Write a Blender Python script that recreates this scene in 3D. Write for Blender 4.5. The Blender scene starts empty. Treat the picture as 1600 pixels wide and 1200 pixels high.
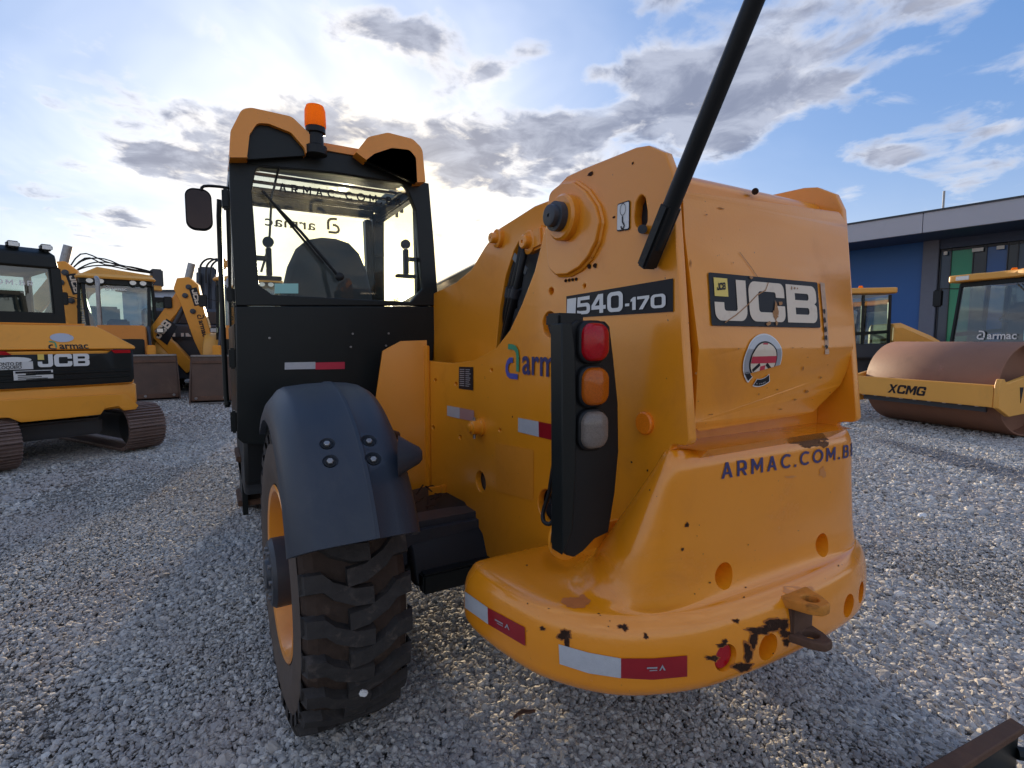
import bpy, bmesh, math, random
import numpy as np
from mathutils import Vector, Matrix
from mathutils.bvhtree import BVHTree

random.seed(7)
RNG = np.random.default_rng(11)
rad = math.radians
scene = bpy.context.scene
COL = scene.collection

# ------------------------------------------------------------------ camera
FOC, CX, CY = 820.0, 800.0, 600.0          # focal length in pixels of the 1600 x 1200 photograph
HEAD, CAMH = rad(29.7), 1.5                # heading clockwise from the machine's own axis (+Y)
PITCH = math.atan(68 / FOC)
cam_d = bpy.data.cameras.new('camera')
cam = bpy.data.objects.new('camera', cam_d)
COL.objects.link(cam)
cam.location = (0, 0, CAMH)
fwd = Vector((math.sin(HEAD) * math.cos(PITCH), math.cos(HEAD) * math.cos(PITCH), -math.sin(PITCH)))
cam.rotation_euler = fwd.to_track_quat('-Z', 'Y').to_euler()
cam_d.sensor_width = 36
cam_d.lens = 36 * FOC / 1600
cam_d.clip_start = 0.05
cam_d.clip_end = 3000
scene.camera = cam

# ------------------------------------------------------------------ view, sun and sky
scene.view_settings.view_transform = 'Standard'
scene.view_settings.look = 'None'
scene.view_settings.gamma = 1
scene.view_settings.exposure = 1.86
scene.view_settings.use_curve_mapping = False
SUN_AZ, SUN_EL = rad(15.5), rad(7.1)       # azimuth clockwise from +Y
sdir = Vector((math.sin(SUN_AZ) * math.cos(SUN_EL), math.cos(SUN_AZ) * math.cos(SUN_EL), math.sin(SUN_EL)))
sun_d = bpy.data.lights.new('sun', 'SUN')
sun_d.energy = 2.0
sun_d.angle = rad(0.6)
sun_d.color = (1.0, 0.82, 0.58)
sun = bpy.data.objects.new('sun', sun_d)
sun.rotation_euler = sdir.to_track_quat('Z', 'Y').to_euler()
sun.location = (10, 40, 20)
COL.objects.link(sun)

world = bpy.data.worlds.new('World')
scene.world = world
world.use_nodes = True


class N:
    """small wrapper so that node trees read as arithmetic"""
    tree = None

    def __init__(s, sock): s.s = sock

    @staticmethod
    def new(t, **kw):
        n = N.tree.nodes.new(t)
        for k, v in kw.items(): setattr(n, k, v)
        return n

    @staticmethod
    def link(inp, v):
        if isinstance(v, N): N.tree.links.new(v.s, inp)
        else: inp.default_value = v

    @staticmethod
    def m(op, *a, clamp=False):
        n = N.new('ShaderNodeMath', operation=op, use_clamp=clamp)
        for i, v in enumerate(a): N.link(n.inputs[i], v)
        return N(n.outputs[0])

    def __add__(s, o): return N.m('ADD', s, o)
    def __radd__(s, o): return N.m('ADD', o, s)
    def __sub__(s, o): return N.m('SUBTRACT', s, o)
    def __rsub__(s, o): return N.m('SUBTRACT', o, s)
    def __mul__(s, o): return N.m('MULTIPLY', s, o)
    def __rmul__(s, o): return N.m('MULTIPLY', o, s)
    def __truediv__(s, o): return N.m('DIVIDE', s, o)

    @staticmethod
    def step(v, a, b):
        n = N.new('ShaderNodeMapRange', interpolation_type='SMOOTHSTEP')
        N.link(n.inputs[0], v); n.inputs[1].default_value = a; n.inputs[2].default_value = b
        return N(n.outputs[0])

    @staticmethod
    def mix(f, a, b, mode='MIX'):
        n = N.new('ShaderNodeMix', data_type='RGBA', blend_type=mode)
        N.link(n.inputs[0], f)
        for i, v in ((6, a), (7, b)):
            if isinstance(v, N): N.link(n.inputs[i], v)
            else: n.inputs[i].default_value = (*v, 1) if len(v) == 3 else v
        return N(n.outputs[2])

    @staticmethod
    def noise(vec, scale, detail=2, rough=.5, dist=0.0, dim='3D'):
        n = N.new('ShaderNodeTexNoise', noise_dimensions=dim)
        if vec is not None: N.link(n.inputs['Vector'], vec)
        n.inputs['Scale'].default_value = scale; n.inputs['Detail'].default_value = detail
        n.inputs['Roughness'].default_value = rough; n.inputs['Distortion'].default_value = dist
        return N(n.outputs[0])

    @staticmethod
    def xyz(x, y, z):
        n = N.new('ShaderNodeCombineXYZ')
        for i, v in enumerate((x, y, z)): N.link(n.inputs[i], v)
        return N(n.outputs[0])


def build_sky():
    N.tree = world.node_tree
    N.tree.nodes.clear()
    out = N.new('ShaderNodeOutputWorld')
    bg = N.new('ShaderNodeBackground')
    tc = N.new('ShaderNodeTexCoord')
    sep = N.new('ShaderNodeSeparateXYZ')
    N.tree.links.new(tc.outputs['Generated'], sep.inputs[0])
    x, y, z = (N(sep.outputs[i]) for i in range(3))
    az = N.m('ARCTAN2', x, y) * (180 / math.pi)
    el = N.m('ARCSINE', z) * (180 / math.pi)
    zc = N.m('MAXIMUM', z, 0.0)
    # clear sky
    sky = N.new('ShaderNodeTexSky', sky_type='NISHITA')
    sky.sun_disc = False
    sky.sun_elevation = SUN_EL
    sky.sun_rotation = SUN_AZ
    sky.altitude = 700; sky.air_density = 1.0; sky.dust_density = 0.6; sky.ozone_density = 2.0
    base = N(sky.outputs[0])
    skyk = N.mix(1.0, base, (SKY_K, SKY_K, SKY_K), 'MULTIPLY')
    # a thin bright veil: strongest round the low sun, thinning with height
    dot = x * sdir.x + y * sdir.y + z * sdir.z
    ang = N.m('ARCCOSINE', N.m('MINIMUM', dot, 0.99999)) * (180 / math.pi)
    g1 = N.m('EXPONENT', (ang / 3.2) * (ang / 3.2) * -1.0)
    g2 = N.m('EXPONENT', (ang / 17.0) * -1.0)
    vn = N.noise(N.xyz(x / (zc + .25), y / (zc + .25), 0.0), 1.1, 5, .6, .6)
    veil = N.m('MINIMUM', N.m('EXPONENT', (ang / 26.0) * (ang / 26.0) * -1.0) * (0.50 + .9 * N.step(vn, .35, .7)), 1.0)
    gold = N.m('EXPONENT', (ang / 11.0) * (ang / 11.0) * -1.0)
    hor = N.m('EXPONENT', zc * -9.0)
    clear = N.mix(1.0, skyk, BLUE, 'ADD')
    c = N.mix(veil * .9, clear, VEIL)
    c = N.mix(hor * .66, c, HORIZON)
    c = N.mix(gold * .92, c, (4.9, 3.8, 1.75))
    # clouds: noise on a layer plane, gathered into the masses that stand in this sky
    p = N.xyz(x / (zc + .16), y / (zc + .16), 0.0)
    fb = N.noise(p, 3.1, 9, .56, .5)
    fb2 = N.noise(p, 8.5, 6, .58, .4)
    dens = (fb - .5) * 1.25 + (fb2 - .5) * .50 - .165
    for a, e, sa, se, w in CLOUDS:
        u = (az - a) / sa
        v = (el - e) / se
        dens = dens + N.m('EXPONENT', (u * u + v * v) * -1.0) * w
    # elsewhere, unseen, the broken cover is made denser to take blue from the light
    away = N.step(N.m('ABSOLUTE', az - 30.0), 46, 75)
    dens = dens + away * .20
    cover = N.step(dens, -.08, .25) * N.step(el, 1.5, 6.0)
    thick = N.step(dens + (fb2 - .5) * .36, -.08, .24)
    front = N.step(ang, 25, 130)
    lit = N.mix(N.m('EXPONENT', (ang / 40.0) * -1.0), CL_LIT, CL_GOLD)
    dk = N.mix(N.step(N.noise(p, 5.2, 6, .6, .5), .36, .66), (CL_DARK[0] * .70, CL_DARK[1] * .73, CL_DARK[2] * .78), (CL_DARK[0] * 1.7, CL_DARK[1] * 1.6, CL_DARK[2] * 1.4))
    dark = N.mix(front, dk, CL_FRONT)
    cl = N.mix(thick, lit, dark)
    c = N.mix(cover * .93, c, cl)
    glow = N.mix(g2, (0, 0, 0), (GLOW * 1.0, GLOW * .80, GLOW * .45))
    core = N.mix(g1, (0, 0, 0), (GLOW * 14.0, GLOW * 11.0, GLOW * 5.5))
    c = N.mix(1.0, c, glow, 'ADD')
    c = N.mix(1.0, c, core, 'ADD')
    N.link(bg.inputs[0], c)
    bg.inputs[1].default_value = SKY_STRENGTH
    N.tree.links.new(bg.outputs[0], out.inputs[0])


SKY_STRENGTH = 0.10
SKY_K = 0.24
BLUE = (0.16, 0.50, 1.32)
VEIL = (3.7, 3.8, 4.1)
HORIZON = (4.3, 3.75, 2.95)
CL_LIT = (2.9, 2.9, 3.0)
CL_GOLD = (4.4, 3.8, 2.9)
CL_DARK = (.74, .88, 1.30)
CL_FRONT = (3.7, 3.5, 3.35)
GLOW = 1.2
CLOUDS = [(14.5, 29.3, 5.0, 1.6, .30), (20, 28.0, 4.6, 1.5, .40), (26.5, 26.0, 4.2, 1.4, .40), (31.7, 28.0, 3.0, 1.5, .42),
          (49.5, 23.2, 7.0, 3.6, .55), (57.0, 24.8, 7.5, 3.0, .38), (49.5, 19.3, 5.0, 2.6, .30), (44, 25.4, 4, 2.4, .4),
          (29.0, 18.0, 8.0, 3.6, .44), (23.0, 19.4, 5.0, 2.0, .28), (36.4, 20.6, 5.0, 2.0, .34),
          (-1.6, 19.8, 5.0, 1.6, .42), (-3.0, 15.6, 6.5, 1.7, .42), (11.5, 20.6, 7.5, 3.0, .44), (4.0, 17.5, 6, 2.6, .20),
          (-6.8, 10.4, 4.0, .9, .34), (64.2, 15.8, 3.6, 1.7, .28), (69.4, 12.2, 3.4, 1.2, .24),
          (69, 27.5, 9, 3.2, .36), (45.5, 30.5, 4.0, 1.4, .28), (38.5, 25.6, 1.8, 1.0, .34), (56.5, 20.5, 2.4, .7, .26), (60.5, 22.0, 1.6, .7, .25), (61.8, 13.0, 1.6, .8, .26), (72.5, 16.2, 2.0, .6, .26), (40.0, 17.2, 4.0, 1.5, .30), (33.5, 20.8, 3.0, 1.0, .30), (-9.5, 14.0, 3.0, .6, .2), (62, 19.6, 3, .7, .16), (70, 20.5, 4, .7, .2)]
build_sky()


# ------------------------------------------------------------------ helpers
def P(px, py, X=None, Y=None, Z=None):
    """point of the place seen at a pixel of the photograph, on the plane X=, Y= or Z= (metres)"""
    r, u = (px - CX) / FOC, -(py - CY) / FOC
    d = math.cos(PITCH) + u * math.sin(PITCH)
    z = -math.sin(PITCH) + u * math.cos(PITCH)
    a = r * math.cos(HEAD) + d * math.sin(HEAD)
    b = -r * math.sin(HEAD) + d * math.cos(HEAD)
    t = X / a if X is not None else Y / b if Y is not None else (Z - CAMH) / z
    return Vector((a * t, b * t, CAMH + z * t))


def CW(r, d, z=0.0):
    """point r metres to the right of and d metres ahead of where the photographer stands"""
    return Vector((r * math.cos(HEAD) + d * math.sin(HEAD), -r * math.sin(HEAD) + d * math.cos(HEAD), z))


def yaw_of(dr, dd):
    v = CW(dr, dd)
    return math.atan2(-v.x, v.y)


def tag(o, label=None, cat=None, group=None, kind=None):
    for k, v in (('label', label), ('category', cat), ('group', group), ('kind', kind)):
        if v: o[k] = v
    return o


def thing(name, loc, label, cat, rz=0.0, group=None):
    o = bpy.data.objects.new(name, None)
    o.empty_display_size = .3
    o.location = loc
    o.rotation_euler = (0, 0, rz)
    COL.objects.link(o)
    return tag(o, label, cat, group)


def copy_tree(o, parent=None):
    c = o.copy()
    COL.objects.link(c)
    if parent is not None: c.parent = parent
    for ch in list(o.children): copy_tree(ch, c)
    return c


def rpoly(pts, n=6):
    """polygon with rounded corners: (x, y) or (x, y, r)"""
    out = []
    k = len(pts)
    for i, p in enumerate(pts):
        r = p[2] if len(p) > 2 else 0
        if r <= 0:
            out.append((p[0], p[1])); continue
        c = Vector(p[:2]); a = Vector(pts[i - 1][:2]) - c; b = Vector(pts[(i + 1) % k][:2]) - c
        la, lb = a.length, b.length
        a, b = a / la, b / lb
        th = math.acos(max(-1, min(1, a.dot(b)))) / 2
        t = min(r / math.tan(th), la * .49, lb * .49)
        rr = t * math.tan(th)
        m = (a + b).normalized() * (rr / math.sin(th)) + c
        s, e = c + a * t - m, c + b * t - m
        a0 = math.atan2(s.y, s.x); a1 = math.atan2(e.y, e.x)
        while a1 - a0 > math.pi: a1 -= 2 * math.pi
        while a1 - a0 < -math.pi: a1 += 2 * math.pi
        for j in range(n + 1):
            q = a0 + (a1 - a0) * j / n
            out.append((m.x + rr * math.cos(q), m.y + rr * math.sin(q)))
    return out


def circ(cx, cy, rx, ry=None, n=24, a0=0.0, a1=2 * math.pi):
    ry = ry or rx
    return [(cx + rx * math.cos(a0 + (a1 - a0) * i / n), cy + ry * math.sin(a0 + (a1 - a0) * i / n)) for i in range(n)]


def stroke(path, w):
    """ribbon of width w along a polyline"""
    L, Rr = [], []
    for i, p in enumerate(path):
        a = Vector(path[max(i - 1, 0)]); b = Vector(path[min(i + 1, len(path) - 1)])
        t = (b - a).normalized(); nrm = Vector((-t.y, t.x)) * w / 2
        L.append((p[0] + nrm.x, p[1] + nrm.y)); Rr.append((p[0] - nrm.x, p[1] - nrm.y))
    return L + Rr[::-1]


def blob(cx, cy, rx, ry, n=18, jag=.35):
    return [(cx + rx * math.cos(2 * math.pi * i / n) * (1 + random.uniform(-jag, jag)),
             cy + ry * math.sin(2 * math.pi * i / n) * (1 + random.uniform(-jag, jag))) for i in range(n)]


def clip_half(poly, a, b, c):
    """part of a polygon where a*x+b*y+c >= 0"""
    out = []
    for i in range(len(poly)):
        p, q = poly[i - 1], poly[i]
        fp, fq = a * p[0] + b * p[1] + c, a * q[0] + b * q[1] + c
        if (fp >= 0) != (fq >= 0):
            t = fp / (fp - fq)
            out.append((p[0] + (q[0] - p[0]) * t, p[1] + (q[1] - p[1]) * t))
        if fq >= 0: out.append(q)
    return out


def fill_mesh(polys, extrude=0.0, bevel=0.0):
    """flat or thick 2-D shape with holes, as a mesh in its own XY plane"""
    cu = bpy.data.curves.new('outline', 'CURVE')
    cu.dimensions = '2D'; cu.fill_mode = 'BOTH' if extrude or bevel else 'FRONT'
    for pl in polys:
        sp = cu.splines.new('POLY')
        sp.points.add(len(pl) - 1)
        for i, p in enumerate(pl): sp.points[i].co = (p[0], p[1], 0, 1)
        sp.use_cyclic_u = True
    cu.extrude = max(0, extrude / 2 - bevel); cu.bevel_depth = bevel; cu.bevel_resolution = 2
    if bevel: cu.offset = -bevel
    o = bpy.data.objects.new('outline', cu)
    me = bpy.data.meshes.new_from_object(o)
    bpy.data.objects.remove(o); bpy.data.curves.remove(cu)
    return me


def text_mesh(txt, size, bold=0.0, align='LEFT', spacing=1.0, extrude=0.0, shear=0.0):
    cu = bpy.data.curves.new('lettering', 'FONT')
    cu.body = txt; cu.size = size; cu.offset = bold * size; cu.align_x = align
    cu.space_character = spacing; cu.extrude = extrude; cu.shear = shear
    cu.resolution_u = 4
    o = bpy.data.objects.new('lettering', cu)
    me = bpy.data.meshes.new_from_object(o)
    bpy.data.objects.remove(o); bpy.data.curves.remove(cu)
    return me


class MB:
    """collects shapes and links them as ONE mesh object"""

    def __init__(s): s.bm = bmesh.new()

    def add_mesh(s, me, fn=None):
        vs = [s.bm.verts.new(fn(v.co) if fn else v.co) for v in me.vertices]
        for p in me.polygons:
            try: s.bm.faces.new([vs[i] for i in p.vertices])
            except ValueError: pass
        bpy.data.meshes.remove(me)
        return s

    def shape(s, polys, fn, thick=0.0, bevel=0.0):
        return s.add_mesh(fill_mesh(polys, thick, bevel), fn)

    def box(s, c, size, rot=None, bev=0.0):
        r = bmesh.ops.create_cube(s.bm, size=1)['verts']
        M = Matrix.Translation(c) @ (rot.to_4x4() if rot else Matrix.Identity(4)) @ Matrix.Diagonal((*size, 1))
        bmesh.ops.transform(s.bm, matrix=M, verts=r)
        if bev:
            es = list({e for v in r for e in v.link_edges})
            bmesh.ops.bevel(s.bm, geom=es, offset=bev, segments=2, affect='EDGES', clamp_overlap=True)
        return s

    def pbox(s, x0, x1, y0, y1, z0, z1, bev=0.0):
        return s.box(((x0 + x1) / 2, (y0 + y1) / 2, (z0 + z1) / 2), (abs(x1 - x0), abs(y1 - y0), abs(z1 - z0)), None, bev)

    def bar(s, p0, p1, w, h, up=(0, 0, 1), bev=0.0):
        p0, p1 = Vector(p0), Vector(p1)
        t = (p1 - p0); L = t.length; t.normalize()
        u = Vector(up); sx = t.cross(u)
        if sx.length < 1e-4: sx = t.cross(Vector((1, 0, 0)))
        sx.normalize(); u = sx.cross(t)
        rot = Matrix((sx, t, u)).transposed()
        return s.box((p0 + p1) / 2, (w, L, h), rot, bev)

    def cyl(s, p0, p1, r0, r1=None, n=24, caps=True):
        p0, p1 = Vector(p0), Vector(p1)
        r1 = r0 if r1 is None else r1
        t = (p1 - p0).normalized()
        a = t.orthogonal().normalized(); b = t.cross(a)
        A, B = [], []
        for i in range(n):
            q = 2 * math.pi * i / n
            o = a * math.cos(q) + b * math.sin(q)
            A.append(s.bm.verts.new(p0 + o * r0)); B.append(s.bm.verts.new(p1 + o * r1))
        for i in range(n): s.bm.faces.new((A[i], A[(i + 1) % n], B[(i + 1) % n], B[i]))
        if caps: s.bm.faces.new(A[::-1]); s.bm.faces.new(B)
        return s

    def lathe(s, prof, c, axis, n=32, caps=True):
        """prof: (radius, height) pairs"""
        c, axis = Vector(c), Vector(axis).normalized()
        a = axis.orthogonal().normalized(); b = axis.cross(a)
        rings = [[c + axis * h + (a * math.cos(2 * math.pi * i / n) + b * math.sin(2 * math.pi * i / n)) * r for i in range(n)] for r, h in prof]
        return s.loft(rings, True, caps)

    def loft(s, rings, closed=True, caps=True):
        V = [[s.bm.verts.new(p) for p in r] for r in rings]
        n = len(rings[0])
        for A, B in zip(V, V[1:]):
            for i in range(n if closed else n - 1):
                j = (i + 1) % n
                s.bm.faces.new((A[i], A[j], B[j], B[i]))
        if caps and closed:
            s.bm.faces.new(V[0][::-1]); s.bm.faces.new(V[-1])
        return s

    def tube(s, pts, r, n=10, smooth=0):
        pts = [Vector(p) for p in pts]
        if smooth:
            q = []
            for i in range(len(pts) - 1):
                p0, p1, p2, p3 = pts[max(i - 1, 0)], pts[i], pts[i + 1], pts[min(i + 2, len(pts) - 1)]
                for k in range(smooth):
                    t = k / smooth
                    q.append(.5 * ((2 * p1) + (p2 - p0) * t + (2 * p0 - 5 * p1 + 4 * p2 - p3) * t * t + (3 * p1 - p0 - 3 * p2 + p3) * t ** 3))
            pts = q + [pts[-1]]
        rings = []
        t0 = (pts[1] - pts[0]).normalized(); a = t0.orthogonal().normalized()
        for i, p in enumerate(pts):
            t = (pts[min(i + 1, len(pts) - 1)] - pts[max(i - 1, 0)]).normalized()
            a = (a - t * a.dot(t)).normalized(); b = t.cross(a)
            if isinstance(r, (list, tuple)):
                q_ = i / (len(pts) - 1) * (len(r) - 1); k_ = min(int(q_), len(r) - 2)
                rr = r[k_] + (r[k_ + 1] - r[k_]) * (q_ - k_)
            else: rr = r
            rings.append([p + (a * math.cos(2 * math.pi * k / n) + b * math.sin(2 * math.pi * k / n)) * rr for k in range(n)])
        return s.loft(rings)

    def prism(s, poly, fn, w0, w1):
        """simple polygon (u, v) extruded along w; fn maps (u, v, w)"""
        A = [s.bm.verts.new(fn((p[0], p[1], w0))) for p in poly]
        B = [s.bm.verts.new(fn((p[0], p[1], w1))) for p in poly]
        n = len(poly)
        for i in range(n): s.bm.faces.new((A[i], A[(i + 1) % n], B[(i + 1) % n], B[i]))
        s.bm.faces.new(A[::-1]); s.bm.faces.new(B)
        return s

    def grid(s, G):
        V = [[s.bm.verts.new(p) for p in row] for row in G]
        for A, B in zip(V, V[1:]):
            for i in range(len(A) - 1): s.bm.faces.new((A[i], A[i + 1], B[i + 1], B[i]))
        return s

    def build(s, name, mat, parent=None, off=None, smooth=40, bevel=0.0, solid=0.0, recalc=True, seg=2):
        if recalc: bmesh.ops.recalc_face_normals(s.bm, faces=s.bm.faces)
        me = bpy.data.meshes.new(name)
        if off is not None: bmesh.ops.translate(s.bm, verts=s.bm.verts, vec=-Vector(off))
        s.bm.to_mesh(me); s.bm.free()
        o = bpy.data.objects.new(name, me)
        me.materials.append(mat)
        if smooth:
            me.polygons.foreach_set('use_smooth', [True] * len(me.polygons))
            me.set_sharp_from_angle(angle=rad(smooth))
        if solid:
            m = o.modifiers.new('thickness', 'SOLIDIFY'); m.thickness = solid; m.offset = 0
        if bevel:
            m = o.modifiers.new('bevel', 'BEVEL'); m.width = bevel; m.segments = seg; m.limit_method = 'ANGLE'; m.angle_limit = rad(50)
            m.harden_normals = False
        COL.objects.link(o)
        if parent is not None: o.parent = parent
        return o


# ------------------------------------------------------------------ materials
def principled(name):
    m = bpy.data.materials.new(name)
    m.use_nodes = True
    N.tree = m.node_tree
    return m, m.node_tree.nodes['Principled BSDF']


def obj_coords(scale=None):
    tc = N.new('ShaderNodeTexCoord')
    return N(tc.outputs['Object'])


def add_bump(b, height, strength=.2, dist=.01):
    bp = N.new('ShaderNodeBump')
    bp.inputs['Strength'].default_value = strength; bp.inputs['Distance'].default_value = dist
    N.link(bp.inputs['Height'], height)
    N.tree.links.new(bp.outputs[0], b.inputs['Normal'])


def mat(name, col, rough=.5, metal=0.0, var=.12, vscale=6.0, dirt=0.0, dirt_col=(.10, .06, .035), dscale=9.0, bump=0.0, bscale=60.0,
        coat=0.0, spec=.5, speck=0.0):
    m, b = principled(name)
    co = obj_coords()
    n1 = N.noise(co, vscale, 5, .6)
    lo = tuple(c * (1 - var) for c in col); hi = tuple(min(1, c * (1 + var)) for c in col)
    c = N.mix(n1, lo, hi)
    r = .0 + rough
    if dirt:
        d = N.step(N.noise(co, dscale, 7, .65, .6), .52, .78)
        c = N.mix(d * dirt, c, dirt_col)
        N.link(b.inputs['Roughness'], d * (.25 * min(1, dirt * 2)) + (n1 - .5) * .12 + rough)
    else:
        N.link(b.inputs['Roughness'], (n1 - .5) * .14 + rough)
    if speck:
        sp = N.step(N.noise(co, 75.0, 2, .5), .74, .77) * N.step(N.noise(co, 4.0, 2, .5), .45, .6)
        c = N.mix(sp * speck, c, (.06, .035, .02))
    N.link(b.inputs['Base Color'], c)
    b.inputs['Metallic'].default_value = metal
    b.inputs['Specular IOR Level'].default_value = spec
    if coat:
        b.inputs['Coat Weight'].default_value = coat; b.inputs['Coat Roughness'].default_value = .12
    if bump: add_bump(b, N.noise(co, bscale, 4, .6), bump, .006)
    return m


def glass(name, tint=(.93, .98, .95), refl=.02, rough=.02, dust=.10):
    m = bpy.data.materials.new(name)
    m.use_nodes = True
    N.tree = m.node_tree
    m.node_tree.nodes.clear()
    out = N.new('ShaderNodeOutputMaterial')
    tr = N.new('ShaderNodeBsdfTransparent'); tr.inputs[0].default_value = (*tint, 1)
    gl = N.new('ShaderNodeBsdfGlossy'); gl.inputs[0].default_value = (1, 1, 1, 1); gl.inputs['Roughness'].default_value = rough
    df = N.new('ShaderNodeBsdfTranslucent'); df.inputs[0].default_value = (.62, .58, .42, 1)  # dust film, tinted and translucent to put in the sun's warm haze
    fr = N.new('ShaderNodeLayerWeight'); fr.inputs[0].default_value = .12
    f = N(fr.outputs['Fresnel']) * .35 + refl
    mx = N.new('ShaderNodeMixShader'); N.link(mx.inputs[0], f)
    m.node_tree.links.new(tr.outputs[0], mx.inputs[1]); m.node_tree.links.new(gl.outputs[0], mx.inputs[2])
    mx2 = N.new('ShaderNodeMixShader')
    N.link(mx2.inputs[0], N.step(N.noise(obj_coords(), 5.0, 6, .65), .35, .8) * dust)
    m.node_tree.links.new(mx.outputs[0], mx2.inputs[1]); m.node_tree.links.new(df.outputs[0], mx2.inputs[2])
    m.node_tree.links.new(mx2.outputs[0], out.inputs[0])
    return m


def lens_mat(name, col, rough=.16, glow=0.0):
    """moulded plastic lens: pattern of small prisms inside, some light passing through"""
    m, b = principled(name)
    co = obj_coords()
    v = N.new('ShaderNodeTexVoronoi'); v.inputs['Scale'].default_value = 260
    N.link(v.inputs['Vector'], co)
    c = N.mix(N(v.outputs['Distance']), tuple(min(1, c * 1.15) for c in col), tuple(c * .8 for c in col))
    N.link(b.inputs['Base Color'], c)
    b.inputs['Roughness'].default_value = rough
    b.inputs['Specular IOR Level'].default_value = .35
    if glow:
        tl = N.new('ShaderNodeBsdfTranslucent'); N.link(tl.inputs[0], c)
        mx = N.new('ShaderNodeMixShader'); mx.inputs[0].default_value = glow
        out = m.node_tree.nodes['Material Output']
        m.node_tree.links.new(b.outputs[0], mx.inputs[1]); m.node_tree.links.new(tl.outputs[0], mx.inputs[2])
        m.node_tree.links.new(mx.outputs[0], out.inputs[0])
    return m


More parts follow.
